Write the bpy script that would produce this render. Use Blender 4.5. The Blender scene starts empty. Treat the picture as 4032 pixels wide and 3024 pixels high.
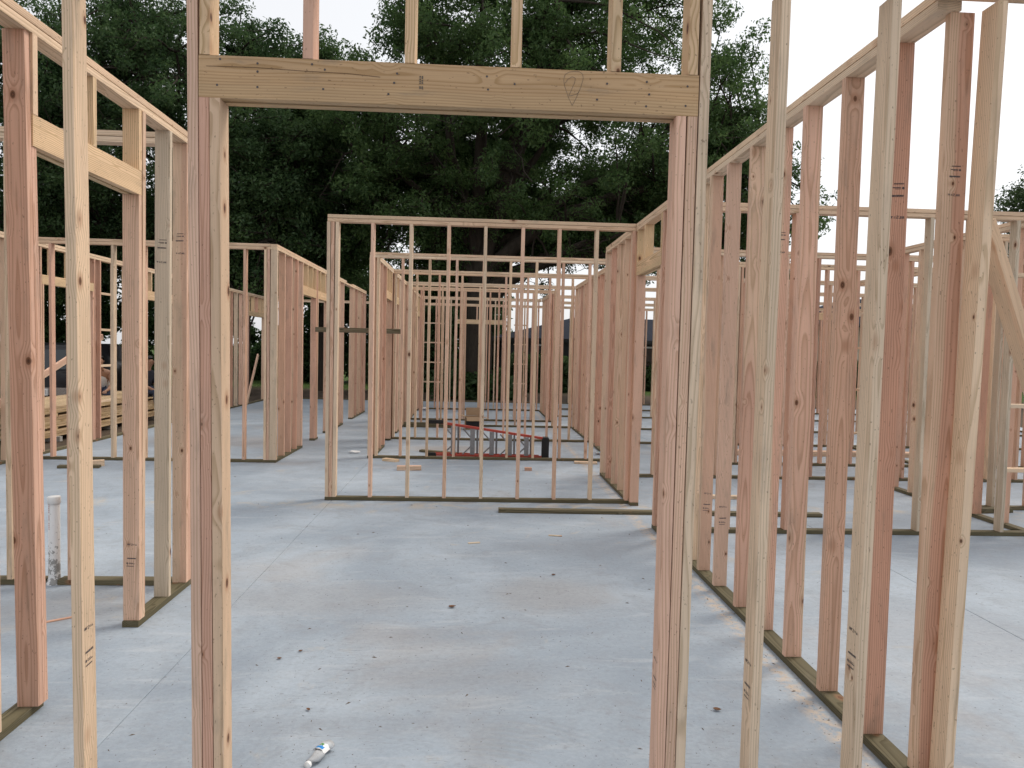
import bpy, bmesh, math, random
import numpy as np
from mathutils import Matrix, Vector

random.seed(7)
RNG = np.random.default_rng(11)
SC = bpy.context.scene
COL = SC.collection
RAD = math.radians

# ------------------------------------------------------------------ camera
CAM_H = 1.691
yaw, pitch, roll = 0.05047, 0.04682, 0.02289
fw = Vector((math.sin(yaw)*math.cos(pitch), math.cos(yaw)*math.cos(pitch), -math.sin(pitch)))
rt = Vector((math.cos(yaw), -math.sin(yaw), 0))
up = rt.cross(fw)
r2 = rt*math.cos(roll) + up*math.sin(roll)
u2 = -rt*math.sin(roll) + up*math.cos(roll)
cam_d = bpy.data.cameras.new('camera')
cam_d.sensor_width = 36.0
cam_d.lens = 2885.03/4032*36
cam_d.clip_end = 2000
cam = bpy.data.objects.new('camera', cam_d)
COL.objects.link(cam)
m = Matrix((( r2.x, u2.x, -fw.x, 0), (r2.y, u2.y, -fw.y, 0), (r2.z, u2.z, -fw.z, CAM_H), (0, 0, 0, 1)))
cam.matrix_world = m
SC.camera = cam

# ------------------------------------------------------------------ sky, sun, exposure
SUN_EL, SUN_AZ = RAD(52), RAD(62)      # azimuth clockwise from +Y
W = bpy.data.worlds.new('World'); SC.world = W; W.use_nodes = True
nt = W.node_tree; nt.nodes.clear()
sky = nt.nodes.new('ShaderNodeTexSky'); sky.sky_type = 'NISHITA'; sky.sun_disc = False
sky.sun_elevation = SUN_EL; sky.sun_rotation = SUN_AZ
sky.air_density = 1.0; sky.dust_density = 3.0; sky.ozone_density = 1.0
hs = nt.nodes.new('ShaderNodeHueSaturation'); hs.inputs['Saturation'].default_value = 0.25
bg = nt.nodes.new('ShaderNodeBackground'); bg.inputs['Strength'].default_value = 0.12
wo = nt.nodes.new('ShaderNodeOutputWorld')
mx = nt.nodes.new('ShaderNodeMix'); mx.data_type = 'RGBA'; mx.inputs[0].default_value = 0.55      # an even overcast veil over the sky
mx.inputs[7].default_value = (8.0, 8.05, 8.2, 1)
nt.links.new(sky.outputs[0], hs.inputs['Color']); nt.links.new(hs.outputs[0], mx.inputs[6]); nt.links.new(mx.outputs[2], bg.inputs['Color'])
nt.links.new(bg.outputs[0], wo.inputs['Surface'])

sd = bpy.data.lights.new('sun', 'SUN'); sd.energy = 1.5; sd.angle = RAD(22); sd.color = (1.0, 0.91, 0.79)
so = bpy.data.objects.new('sun', sd); COL.objects.link(so)
sdir = Vector((math.sin(SUN_AZ)*math.cos(SUN_EL), math.cos(SUN_AZ)*math.cos(SUN_EL), math.sin(SUN_EL)))
so.rotation_euler = sdir.to_track_quat('Z', 'Y').to_euler()

SC.view_settings.view_transform = 'Standard'
SC.view_settings.look = 'None'
SC.view_settings.exposure = 0.36
SC.view_settings.gamma = 1.0
SC.view_settings.use_curve_mapping = False
SC.render.engine = 'CYCLES'
SC.cycles.use_denoising = True
SC.cycles.max_bounces = 5
SC.cycles.diffuse_bounces = 3
SC.cycles.glossy_bounces = 2
SC.cycles.adaptive_threshold = 0.02
SC.cycles.caustics_reflective = False
SC.cycles.caustics_refractive = False
SC.cycles.transparent_max_bounces = 6

# ------------------------------------------------------------------ helpers
def tag(o, label=None, cat=None, group=None, kind=None):
    if label: o['label'] = label
    if cat: o['category'] = cat
    if group: o['group'] = group
    if kind: o['kind'] = kind
    return o

def empty(name, loc=(0, 0, 0), rz=0):
    o = bpy.data.objects.new(name, None); COL.objects.link(o)
    o.location = loc; o.rotation_euler = (0, 0, rz); o.empty_display_size = 0.2
    return o

def obj(name, me, mat=None, parent=None, loc=(0, 0, 0), rot=None):
    o = bpy.data.objects.new(name, me); COL.objects.link(o)
    if mat is not None and len(me.materials) == 0: me.materials.append(mat)
    o.location = loc
    if rot is not None: o.rotation_euler = rot
    if parent is not None: o.parent = parent
    return o

def bm_mesh(name, bm, smooth=False):
    me = bpy.data.meshes.new(name); bm.to_mesh(me); bm.free()
    if smooth:
        me.polygons.foreach_set('use_smooth', [True]*len(me.polygons))
    return me

def bx(bm, x0, x1, y0, y1, z0, z1, mat=None):
    r = bmesh.ops.create_cube(bm, size=1.0)
    vs = r['verts']
    bmesh.ops.scale(bm, vec=(x1-x0, y1-y0, z1-z0), verts=vs)
    bmesh.ops.translate(bm, vec=((x0+x1)/2, (y0+y1)/2, (z0+z1)/2), verts=vs)
    return vs

def tube(bm, pts, rads, seg=8, cap=True):
    pts = [Vector(p) for p in pts]
    rings = []
    prev = None
    for i, p in enumerate(pts):
        d = (pts[min(i+1, len(pts)-1)] - pts[max(i-1, 0)])
        if d.length < 1e-9: d = Vector((0, 0, 1))
        d.normalize()
        a = Vector((1, 0, 0)) if prev is None else prev
        a = a - d*a.dot(d)
        if a.length < 1e-3:
            a = Vector((0, 1, 0)); a = a - d*a.dot(d)
        a.normalize(); prev = a
        b = d.cross(a)
        r = rads[i] if hasattr(rads, '__len__') else rads
        rings.append([bm.verts.new(p + (a*math.cos(t) + b*math.sin(t))*r) for t in [2*math.pi*k/seg for k in range(seg)]])
    for i in range(len(rings)-1):
        for k in range(seg):
            bm.faces.new((rings[i][k], rings[i][(k+1) % seg], rings[i+1][(k+1) % seg], rings[i+1][k]))
    if cap:
        bm.faces.new(list(reversed(rings[0]))); bm.faces.new(rings[-1])
    return rings

def lathe(bm, prof, seg=20, center=(0, 0, 0)):
    rings = []
    for r, z in prof:
        rings.append([bm.verts.new((center[0]+r*math.cos(2*math.pi*k/seg), center[1]+r*math.sin(2*math.pi*k/seg), center[2]+z)) for k in range(seg)])
    for i in range(len(rings)-1):
        for k in range(seg):
            bm.faces.new((rings[i][k], rings[i][(k+1) % seg], rings[i+1][(k+1) % seg], rings[i+1][k]))
    bm.faces.new(list(reversed(rings[0]))); bm.faces.new(rings[-1])

def np_mesh(name, verts, faces, smooth=False):
    """verts (N,3), faces (M,k) arrays"""
    me = bpy.data.meshes.new(name)
    n, k = faces.shape
    me.vertices.add(len(verts)); me.vertices.foreach_set('co', np.ascontiguousarray(verts, dtype=np.float32).ravel())
    me.loops.add(n*k); me.loops.foreach_set('vertex_index', np.ascontiguousarray(faces, dtype=np.int32).ravel())
    me.polygons.add(n)
    me.polygons.foreach_set('loop_start', np.arange(0, n*k, k, dtype=np.int32))
    try: me.polygons.foreach_set('loop_total', np.full(n, k, dtype=np.int32))
    except Exception: pass
    if smooth: me.polygons.foreach_set('use_smooth', np.ones(n, dtype=bool))
    me.update(calc_edges=True)
    return me

# ------------------------------------------------------------------ materials
class NT:
    def __init__(s, name):
        s.mat = bpy.data.materials.new(name); s.mat.use_nodes = True
        s.t = s.mat.node_tree; s.t.nodes.clear()
        s.out = s.n('ShaderNodeOutputMaterial')
    def n(s, typ, **kw):
        nd = s.t.nodes.new(typ)
        for k, v in kw.items(): setattr(nd, k, v)
        return nd
    def lk(s, a, b): s.t.links.new(a, b)
    def val(s, sock, v):
        if hasattr(v, 'is_linked') or isinstance(v, bpy.types.NodeSocket): s.lk(v, sock)
        else: sock.default_value = v
    def math(s, op, a, b=None, c=None, clamp=False):
        nd = s.n('ShaderNodeMath', operation=op); nd.use_clamp = clamp
        s.val(nd.inputs[0], a)
        if b is not None: s.val(nd.inputs[1], b)
        if c is not None: s.val(nd.inputs[2], c)
        return nd.outputs[0]
    def vmath(s, op, a, b=None):
        nd = s.n('ShaderNodeVectorMath', operation=op)
        s.val(nd.inputs[0], a)
        if b is not None: s.val(nd.inputs[1], b)
        return nd.outputs[0]
    def noise(s, vec, scale=5, detail=2, rough=0.5, dist=0.0):
        nd = s.n('ShaderNodeTexNoise'); s.lk(vec, nd.inputs['Vector'])
        nd.inputs['Scale'].default_value = scale; nd.inputs['Detail'].default_value = detail
        nd.inputs['Roughness'].default_value = rough; nd.inputs['Distortion'].default_value = dist
        return nd.outputs['Fac']
    def ramp(s, fac, lo, hi, a=0.0, b=1.0):
        nd = s.n('ShaderNodeMapRange', interpolation_type='SMOOTHSTEP')
        s.val(nd.inputs['Value'], fac); nd.inputs['From Min'].default_value = lo; nd.inputs['From Max'].default_value = hi
        nd.inputs['To Min'].default_value = a; nd.inputs['To Max'].default_value = b
        return nd.outputs[0]
    def mix(s, fac, a, b, blend='MIX'):
        nd = s.n('ShaderNodeMix', data_type='RGBA', blend_type=blend)
        s.val(nd.inputs[0], fac)
        for sock, v in ((nd.inputs[6], a), (nd.inputs[7], b)):
            if isinstance(v, (tuple, list)): sock.default_value = (*v[:3], 1)
            else: s.lk(v, sock)
        return nd.outputs[2]
    def bsdf(s, color, rough=0.7, bump=None, bstr=0.2, bdist=0.002, metal=0.0, spec=0.4):
        p = s.n('ShaderNodeBsdfPrincipled')
        if isinstance(color, (tuple, list)): p.inputs['Base Color'].default_value = (*color[:3], 1)
        else: s.lk(color, p.inputs['Base Color'])
        s.val(p.inputs['Roughness'], rough); p.inputs['Metallic'].default_value = metal
        p.inputs['Specular IOR Level'].default_value = spec
        if bump is not None:
            b = s.n('ShaderNodeBump'); b.inputs['Strength'].default_value = bstr; b.inputs['Distance'].default_value = bdist
            s.lk(bump, b.inputs['Height']); s.lk(b.outputs[0], p.inputs['Normal'])
        s.lk(p.outputs[0], s.out.inputs['Surface'])
        return p

def simple(name, col, rough=0.6, metal=0.0, var=0.12, scale=8.0, bstr=0.15, spec=0.4):
    s = NT(name)
    tc = s.n('ShaderNodeTexCoord').outputs['Object']
    n = s.noise(tc, scale, 4, 0.6)
    c = s.mix(n, tuple(v*(1-var) for v in col), tuple(min(1, v*(1+var)) for v in col))
    s.bsdf(c, rough, n, bstr, 0.003, metal, spec)
    return s.mat

def wood(name, treated=False, late=(0.42, 0.2, 0.12), sap=(0.735, 0.555, 0.395), knots=True, grime=0.42, grain=1.0):
    """lumber: the grain runs along local Z; obj.color gives each board its own heartwood colour"""
    s = NT(name)
    tc = s.n('ShaderNodeTexCoord').outputs['Object']
    oi = s.n('ShaderNodeObjectInfo')
    wn = s.n('ShaderNodeTexWhiteNoise', noise_dimensions='1D'); s.lk(oi.outputs['Random'], wn.inputs['W'])
    sep = s.n('ShaderNodeSeparateColor'); s.lk(wn.outputs['Color'], sep.inputs[0])
    R1, R2, R3 = sep.outputs[0], sep.outputs[1], sep.outputs[2]
    off = s.vmath('SCALE', wn.outputs['Color']); off.node.inputs['Scale'].default_value = 37.0
    p = s.vmath('ADD', tc, off)
    sx = s.n('ShaderNodeSeparateXYZ'); s.lk(tc, sx.inputs[0])
    x, y, z = sx.outputs
    # slow wander of the pith along the board
    pl = s.vmath('MULTIPLY', p, (3.0, 3.0, 0.75))
    wob = s.noise(pl, 1.0, 2, 0.5)
    pl2 = s.vmath('MULTIPLY', p, (26.0, 26.0, 2.6))
    wob2 = s.noise(pl2, 1.0, 2, 0.5)
    # knots
    kv = s.n('ShaderNodeTexVoronoi', feature='F1', voronoi_dimensions='3D')
    s.lk(s.vmath('MULTIPLY', p, (1.0, 1.0, 0.62)), kv.inputs['Vector']); kv.inputs['Scale'].default_value = 8.2
    kd = kv.outputs['Distance']
    ksel = s.n('ShaderNodeSeparateColor'); s.lk(kv.outputs['Color'], ksel.inputs[0])
    ksize = s.math('MULTIPLY_ADD', s.math('POWER', ksel.outputs[0], 2.5), 0.085, 0.040)
    kn = s.math('DIVIDE', kd, ksize)
    kmask = s.ramp(kn, 0.75, 1.15, 1.0, 0.0)
    khalo = s.ramp(kn, 1.0, 2.6, 1.0, 0.0)
    kfar = s.ramp(kn, 1.0, 5.0, 1.0, 0.0)
    px = s.math('ADD', x, s.math('MULTIPLY_ADD', R1, 0.10, -0.05))
    py = s.math('ADD', y, s.math('MULTIPLY_ADD', R2, 0.16, -0.02))
    px = s.math('ADD', px, s.math('MULTIPLY', z, s.math('MULTIPLY_ADD', R3, 0.016, -0.008)))
    r = s.math('SQRT', s.math('ADD', s.math('MULTIPLY', px, px), s.math('MULTIPLY', py, py)))
    r = s.math('ADD', r, s.math('MULTIPLY_ADD', wob, 0.065, -0.032))
    r = s.math('ADD', r, s.math('MULTIPLY', wob2, 0.006))
    r = s.math('ADD', r, s.math('MULTIPLY', kfar, 0.012))
    t = s.math('FRACT', s.math('MULTIPLY', r, 1/0.0095))
    lw = s.math('MULTIPLY', s.ramp(t, 0.35, 0.90), s.ramp(t, 0.88, 1.0, 1.0, 0.0))
    fib = s.noise(s.vmath('MULTIPLY', p, (330.0, 330.0, 5.0)), 1.0, 2, 0.6)
    big = s.noise(s.vmath('MULTIPLY', p, (9.0, 9.0, 1.3)), 1.0, 3, 0.55)
    heart = oi.outputs['Color']
    # sapwood: paler outside some radius
    rs = s.math('MULTIPLY_ADD', R3, 0.14, 0.045)
    sm = s.math('SUBTRACT', r, rs)
    sm = s.ramp(sm, 0.0, 0.012)
    if treated:
        base = s.mix(s.math('MULTIPLY', big, 0.9), heart, (0.125, 0.108, 0.06))
        base = s.mix(s.ramp(big, 0.55, 0.8, 0.0, 0.55), base, (0.22, 0.195, 0.12))
        latec = (0.055, 0.045, 0.02)
    else:
        base = s.mix(s.math('MULTIPLY', sm, 0.62), heart, sap)
        vv = s.n('ShaderNodeHueSaturation')
        s.lk(base, vv.inputs['Color']); s.lk(s.math('MULTIPLY_ADD', big, 0.55, 0.71), vv.inputs['Value'])
        base = vv.outputs[0]
        dk = s.n('ShaderNodeHueSaturation'); s.lk(base, dk.inputs['Color'])
        dk.inputs['Value'].default_value = 0.60; dk.inputs['Saturation'].default_value = 1.25
        latec = dk.outputs[0]
    col = s.mix(s.math('MULTIPLY', lw, 0.62*grain, clamp=True), base, latec)
    fibv = s.n('ShaderNodeHueSaturation'); s.lk(col, fibv.inputs['Color']); s.lk(s.math('MULTIPLY_ADD', fib, 0.30, 0.85), fibv.inputs['Value'])
    col = fibv.outputs[0]
    if knots:
        col = s.mix(s.math('MULTIPLY', khalo, 0.45), col, (0.34, 0.15, 0.075))
        kring = s.math('MULTIPLY_ADD', s.math('SINE', s.math('MULTIPLY', kn, 11.0)), 0.5, 0.5)
        kc = s.mix(kring, (0.045, 0.018, 0.01), (0.16, 0.065, 0.03))
        col = s.mix(s.math('MULTIPLY', kmask, 0.92), col, kc)
    # handling dirt, greyish smudges
    g = s.noise(s.vmath('MULTIPLY', p, (14.0, 14.0, 3.2)), 1.0, 5, 0.65)
    col = s.mix(s.ramp(g, 0.52, 0.78, 0.0, grime), col, (0.20, 0.175, 0.14))
    sp = s.noise(s.vmath('MULTIPLY', p, (120.0, 120.0, 60.0)), 1.0, 1, 0.5)
    col = s.mix(s.ramp(sp, 0.70, 0.76, 0.0, 0.5), col, (0.09, 0.05, 0.03))
    s.bsdf(col, 0.72, spec=0.25)
    return s.mat

M_STUD = wood('fir_lumber')
M_PLAIN = wood('plain_lumber', grain=0.35, grime=0.25, sap=(0.70, 0.56, 0.40))
M_PINE = wood('pine_lumber', sap=(0.68, 0.51, 0.31), grain=1.25, grime=0.3)
M_HEAD = wood('weathered_pine_header', sap=(0.58, 0.40, 0.235), grain=0.9, grime=0.7, knots=False)
M_TREAT = wood('treated_lumber', treated=True, grain=1.3, grime=0.35)

PINKS = [(0.715, 0.465, 0.345), (0.675, 0.42, 0.31), (0.735, 0.50, 0.375), (0.67, 0.435, 0.315), (0.705, 0.475, 0.345)]
REDS = [(0.63, 0.37, 0.265), (0.60, 0.36, 0.265)]
PALES = [(0.735, 0.545, 0.38), (0.70, 0.50, 0.345), (0.72, 0.56, 0.41)]
GREYS = [(0.63, 0.52, 0.395), (0.59, 0.48, 0.36)]
PINE = [(0.72, 0.52, 0.325), (0.70, 0.495, 0.31)]
TREAT = [(0.155, 0.122, 0.072), (0.12, 0.102, 0.06), (0.175, 0.148, 0.095)]
def colour(k):
    tab = dict(P=PINKS, R=REDS, W=PALES, G=GREYS, Y=PINE, T=TREAT)[k]
    c = random.choice(tab); f = random.uniform(0.93, 1.07)
    return tuple(v*f for v in c)

# ------------------------------------------------------------------ lumber
_BM = {}
def board_mesh(th, wd, ln, key):
    k = (round(th, 4), round(wd, 4), round(ln, 3), key)
    if k in _BM: return _BM[k]
    bm = bmesh.new()
    bx(bm, -th/2, th/2, -wd/2, wd/2, 0, ln)
    bmesh.ops.bevel(bm, geom=[e for e in bm.edges if abs(e.verts[0].co.z-e.verts[1].co.z) > 1e-4], offset=min(0.0032, th*0.15), segments=2, affect='EDGES', profile=0.6)
    me = bm_mesh('board', bm); _BM[k] = me
    return me

MATS = dict(S=M_STUD, P=M_PINE, H=M_HEAD, T=M_TREAT)
def board(name, parent, axis, lo, hi, mat='S', col='P', jit=0.0, twist=0.0):
    """box lo..hi with the grain along axis; parent sits at the origin"""
    size = [hi[i]-lo[i] for i in range(3)]
    ax = 'xyz'.index(axis)
    ln = size[ax]
    if axis == 'z': th, wd, rot = size[0], size[1], (0, 0, 0)
    elif axis == 'x': th, wd, rot = size[2], size[1], (0, RAD(90), 0)    # local X -> -Z, local Z -> +X
    else: th, wd, rot = size[0], size[2], (RAD(-90), 0, 0)               # local Z -> +Y, local Y -> -Z
    me = board_mesh(th, wd, ln, mat)
    mid = [(lo[i]+hi[i])/2 for i in range(3)]
    mid[ax] = lo[ax]
    o = obj(name, me, MATS[mat], parent, tuple(mid), rot)
    o.color = (*colour(col), 1)
    if twist:
        o.rotation_euler[2 if axis == 'z' else 0] += random.uniform(-twist, twist)
    return o

T, D, H = 0.0381, 0.094, 3.099
TP0, TP1 = H-2*T, H-T
EPS = 0.0006

def pick(mix='PPPW'):
    return random.choice(mix)

class Wall:
    """a framed wall panel. axis: the way it runs; c: its low face on the other axis"""
    def __init__(s, label, axis, a0, a1, c, depth=D, name='stud_wall', top=True, group=None):
        s.axis, s.c, s.d = axis, c, depth
        s.a0, s.a1 = a0, a1
        s.e = empty(name, ((a0, c, 0) if axis == 'x' else (c, a0, 0)))
        s.ox, s.oy = s.e.location.x, s.e.location.y
        tag(s.e, label, 'stud wall', group, 'thing')
        if top:
            s.plate('top_plate', a0, a1, TP0, TP1-EPS)
            s.plate('top_plate', a0+0.001, a1-0.001, TP1+0.003, H+0.002)
    def _b(s, name, axis, alo, ahi, zlo, zhi, clo=0.0, chi=None, **kw):
        chi = s.d if chi is None else chi
        if s.axis == 'x':
            lo, hi = (alo-s.ox, s.c+clo-s.oy, zlo), (ahi-s.ox, s.c+chi-s.oy, zhi)
        else:
            lo, hi = (s.c+clo-s.ox, alo-s.oy, zlo), (s.c+chi-s.ox, ahi-s.oy, zhi)
        return board(name, s.e, axis, lo, hi, **kw)
    def plate(s, name, a0, a1, z0, z1, mat='S', col='W'):
        n = max(1, math.ceil((a1-a0)/4.88)); L = (a1-a0)/n
        for i in range(n):
            s._b(name, s.axis, a0+i*L+(0.001 if i else 0), a0+(i+1)*L, z0, z1, mat=mat, col=col)
    def sill(s, *segs):
        for a, b in segs:
            o = s.plate('bottom_plate', a, b, 0.0, T-EPS, 'T', 'T')
    def stud(s, a, col=None, name='stud', z0=T, z1=TP0-EPS, mat='S', mix='PPPW'):
        return s._b_stud(name, a, z0, z1, mat, col or pick(mix))
    def _b_stud(s, name, a, z0, z1, mat, col):
        j = random.uniform(-0.0007, 0.0007)
        lo_hi = (a+EPS, a+T-EPS)
        # local: thickness is along the wall's run
        if s.axis == 'x':
            lo, hi = (lo_hi[0]-s.ox, s.c+j-s.oy, z0), (lo_hi[1]-s.ox, s.c+s.d+j-s.oy, z1)
            o = board(name, s.e, 'z', lo, hi, mat, col)
            g = 0.35 if abs(z1-z0) < 1 else 1.0
            o.rotation_euler = (RAD(random.uniform(-.10, .10)*g), RAD(random.uniform(-.13, .13)*g), RAD(random.uniform(-.5, .5)))
            return o
        lo, hi = (-s.d/2, 0, z0), (0, 0, z1)
        me = board_mesh(T-2*EPS, s.d, z1-z0, mat)
        o = obj(name, me, MATS[mat], s.e, (s.c+s.d/2+j-s.ox, a+T/2-s.oy, z0), (0, 0, RAD(90+random.uniform(-.5, .5))))
        g = 0.35 if abs(z1-z0) < 1 else 1.0
        o.rotation_euler[0] = RAD(random.uniform(-.13, .13)*g); o.rotation_euler[1] = RAD(random.uniform(-.10, .10)*g)
        o.color = (*colour(col), 1)
        return o
    def studs(s, lst, mix='PPPW', **kw):
        for q in lst:
            if isinstance(q, tuple): s.stud(q[0], q[1], **kw)
            else: s.stud(q, None, mix=mix, **kw)
    def header(s, a0, a1, z0=2.53, z1=2.67, mat='P', col='Y'):
        h = empty('header', (0, 0, 0)); h.parent = s.e
        for c0, c1 in ((0.0008, T), (s.d-T, s.d-0.0008)):
            o = s._b('ply', s.axis, a0+EPS, a1-EPS, z0, z1, c0, c1, mat=mat, col=col)
            o.parent = h
        return h
    def opening(s, a0, a1, z0=2.53, z1=2.67, cripples=(), cols='PPPP', trimmers=1, hmat='P', hcol='Y', ccol='Y'):
        """rough opening between the trimmers; a0,a1: inner faces"""
        n = trimmers
        s.header(a0-n*T, a1+n*T, z0, z1, hmat, hcol)
        for i in range(n):
            s.stud(a0-(i+1)*T, cols[0], 'trimmer_stud', T, z0-EPS)
            s.stud(a1+i*T, cols[1], 'trimmer_stud', T, z0-EPS)
        s.stud(a0-(n+1)*T, cols[2], 'king_stud'); s.stud(a1+n*T, cols[3], 'king_stud')
        for q in cripples:
            a, k = q if isinstance(q, tuple) else (q, ccol)
            s.stud(a, k, 'cripple_stud', z1+EPS, TP0-EPS, 'P' if k == 'Y' else 'S')
    def blocks(s, a0, a1, zs, c0=None, c1=None, col='W'):
        for z in zs:
            s._b('blocking', s.axis, a0+EPS, a1-EPS, z, z+T, 0.002 if c0 is None else c0, s.d-0.002 if c1 is None else c1, mat='S', col=col)

def lean(o, dx, x0=None, keep=0.0):
    """tip an upright so that its head stands dx to the right of its foot"""
    L_ = 2.98
    if abs(o.rotation_euler[2]) > 1.0: o.rotation_euler = (dx/L_, RAD(keep), RAD(90))
    else: o.rotation_euler = (0, dx/L_, RAD(keep))
    if x0 is not None: o.location.x += x0
    return o

def run(a0, a1, step=0.4064):
    out = []; a = a0
    while a < a1: out.append(a); a += step
    return out

# ================================================================== ground
def concrete():
    s = NT('concrete')
    geo = s.n('ShaderNodeNewGeometry'); P = geo.outputs['Position']
    sx = s.n('ShaderNodeSeparateXYZ'); s.lk(P, sx.inputs[0]); x, y, z = sx.outputs
    n1 = s.noise(P, 0.55, 4, 0.6, 0.6)
    n2 = s.noise(P, 2.6, 6, 0.66, 0.9)
    n3 = s.noise(P, 16, 5, 0.7)
    streak = s.noise(s.vmath('MULTIPLY', P, (1.1, 5.5, 1.0)), 1.3, 5, 0.65, 0.5)
    base = s.mix(s.ramp(n1, 0.3, 0.72), (0.245, 0.292, 0.345), (0.385, 0.442, 0.50))
    base = s.mix(s.ramp(n2, 0.44, 0.74, 0.0, 0.55), base, (0.255, 0.275, 0.30))
    base = s.mix(s.ramp(streak, 0.52, 0.78, 0.0, 0.45), base, (0.50, 0.53, 0.56))
    # dried cement slurry: pale blotches with a drawn edge; brownish mud film
    mud = s.noise(s.vmath('ADD', P, (13.0, 5.0, 0.0)), 0.62, 5, 0.62, 0.8)
    base = s.mix(s.ramp(mud, 0.55, 0.70, 0.0, 0.28), base, (0.34, 0.29, 0.25))
    # sawdust drifts, thickest along the cut walls
    sd_ = s.noise(s.vmath('ADD', P, (3.0, 31.0, 0.0)), 1.1, 6, 0.7, 1.2)
    base = s.mix(s.ramp(sd_, 0.60, 0.72, 0.0, 0.42), base, (0.52, 0.43, 0.31))
    dr = s.math('ABSOLUTE', s.math('SUBTRACT', x, 1.655))
    nr = s.math('MULTIPLY', s.ramp(dr, 0.0, 0.10, 1.0, 0.0), s.ramp(n3, 0.42, 0.62))
    base = s.mix(s.math('MULTIPLY', nr, 0.75), base, (0.55, 0.42, 0.29))
    dc = s.math('MULTIPLY', s.ramp(s.math('ABSOLUTE', s.math('SUBTRACT', y, 7.82)), 0.0, 0.28, 1.0, 0.0), s.ramp(n2, 0.46, 0.62))
    base = s.mix(s.math('MULTIPLY', dc, 0.5), base, (0.55, 0.46, 0.34))
    # single stains: damp and muddy patches of their own shape
    def stain(cx, cy, rx, ry, col, k):
        global_n = s.math('MULTIPLY_ADD', n2, 1.5, -0.75)
        dx = s.math('DIVIDE', s.math('SUBTRACT', x, cx), rx); dy = s.math('DIVIDE', s.math('SUBTRACT', y, cy), ry)
        rr = s.math('SQRT', s.math('ADD', s.math('MULTIPLY', dx, dx), s.math('MULTIPLY', dy, dy)))
        return s.mix(s.ramp(s.math('ADD', rr, global_n), 0.35, 1.15, k, 0.0), base, col)
    for a in ((0.55, 5.0, 0.55, 0.45, (0.27, 0.235, 0.205), 0.36), (-0.95, 4.9, 0.9, 0.40, (0.27, 0.25, 0.235), 0.30), (-0.10, 3.75, 0.75, 0.26, (0.21, 0.225, 0.25), 0.32),
              (-0.55, 3.22, 0.75, 0.12, (0.20, 0.215, 0.24), 0.25), (-2.5, 4.7, 0.6, 0.5, (0.24, 0.235, 0.235), 0.5), (-4.2, 12.8, 1.9, 1.0, (0.30, 0.245, 0.21), 0.42), (0.9, 6.2, 0.9, 0.3, (0.24, 0.255, 0.28), 0.25),
              (2.9, 4.3, 0.8, 0.7, (0.27, 0.285, 0.31), 0.45), (-0.3, 12.3, 1.0, 0.5, (0.33, 0.27, 0.22), 0.5)):
        base = stain(*a)
    # scuffs and pits
    base = s.mix(s.ramp(n3, 0.54, 0.76, 0.0, 0.5), base, (0.22, 0.225, 0.24))
    sc = s.noise(s.vmath('MULTIPLY', P, (7.0, 42.0, 1.0)), 1.0, 3, 0.6, 2.0)
    base = s.mix(s.math('MULTIPLY', s.ramp(sc, 0.60, 0.70, 0.0, 0.65), s.ramp(n1, 0.38, 0.56)), base, (0.21, 0.22, 0.235))
    fine = s.noise(P, 38, 4, 0.75)
    fv = s.n('ShaderNodeHueSaturation'); s.lk(base, fv.inputs['Color']); s.lk(s.ramp(fine, 0.25, 0.75, 0.92, 1.07), fv.inputs['Value']); base = fv.outputs[0]
    spk = s.noise(s.vmath('MULTIPLY', P, (55.0, 95.0, 1.0)), 1.0, 2, 0.6)
    base = s.mix(s.math('MULTIPLY', s.ramp(spk, 0.64, 0.74, 0.0, 0.4), s.ramp(n2, 0.48, 0.66)), base, (0.15, 0.155, 0.17))
    pit = s.noise(P, 46, 2, 0.5)
    base = s.mix(s.ramp(pit, 0.69, 0.74, 0.0, 0.8), base, (0.10, 0.095, 0.09))
    # trowel sweeps: arcs about the finisher's stance
    def arcs(cx, cy, rmin, rmax, fr):
        dx = s.math('SUBTRACT', x, cx); dy = s.math('SUBTRACT', y, cy)
        rr = s.math('SQRT', s.math('ADD', s.math('MULTIPLY', dx, dx), s.math('MULTIPLY', dy, dy)))
        rr = s.math('ADD', rr, s.math('MULTIPLY', n2, 0.05))
        w = s.math('MULTIPLY_ADD', s.math('SINE', s.math('MULTIPLY', rr, fr)), 0.5, 0.5)
        mk = s.math('MULTIPLY', s.ramp(rr, rmin, rmin+0.06), s.ramp(rr, rmax-0.10, rmax, 1.0, 0.0))
        return s.math('MULTIPLY', w, mk)
    a1 = arcs(0.02, 2.55, 0.42, 0.86, 150.0)
    a2 = arcs(-0.42, 2.75, 0.30, 0.62, 175.0)
    a1 = s.math('MULTIPLY', a1, s.ramp(x, -0.15, 0.15))
    aa = s.math('ADD', a1, s.math('MULTIPLY', a2, 0.15))
    aa = s.math('MULTIPLY', aa, s.ramp(s.noise(P, 1.3, 3, 0.5), 0.36, 0.55))
    base = s.mix(s.math('MULTIPLY', aa, 0.28), base, (0.25, 0.27, 0.29))
    h = s.math('ADD', s.math('MULTIPLY', n3, 0.8), s.math('MULTIPLY', aa, -0.9))
    s.bsdf(base, s.math('MULTIPLY_ADD', n2, 0.25, 0.48), h, 0.5, 0.012, spec=0.35)
    return s.mat
M_CONC = concrete()

slab = empty('concrete_slab'); tag(slab, kind='structure')
for x0, x1 in ((-6.42, -1.5415), (-1.5385, 3.3585), (3.3615, 14.0)):
    bm = bmesh.new(); bx(bm, x0, x1, -4.0, 23.36, -0.22, 0.0)
    bmesh.ops.bevel(bm, geom=[e for e in bm.edges if e.verts[0].co.z > -0.01 and e.verts[1].co.z > -0.01], offset=0.003, segments=1, affect='EDGES')
    obj('slab_panel', bm_mesh('slab_panel', bm), M_CONC, slab)

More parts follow.
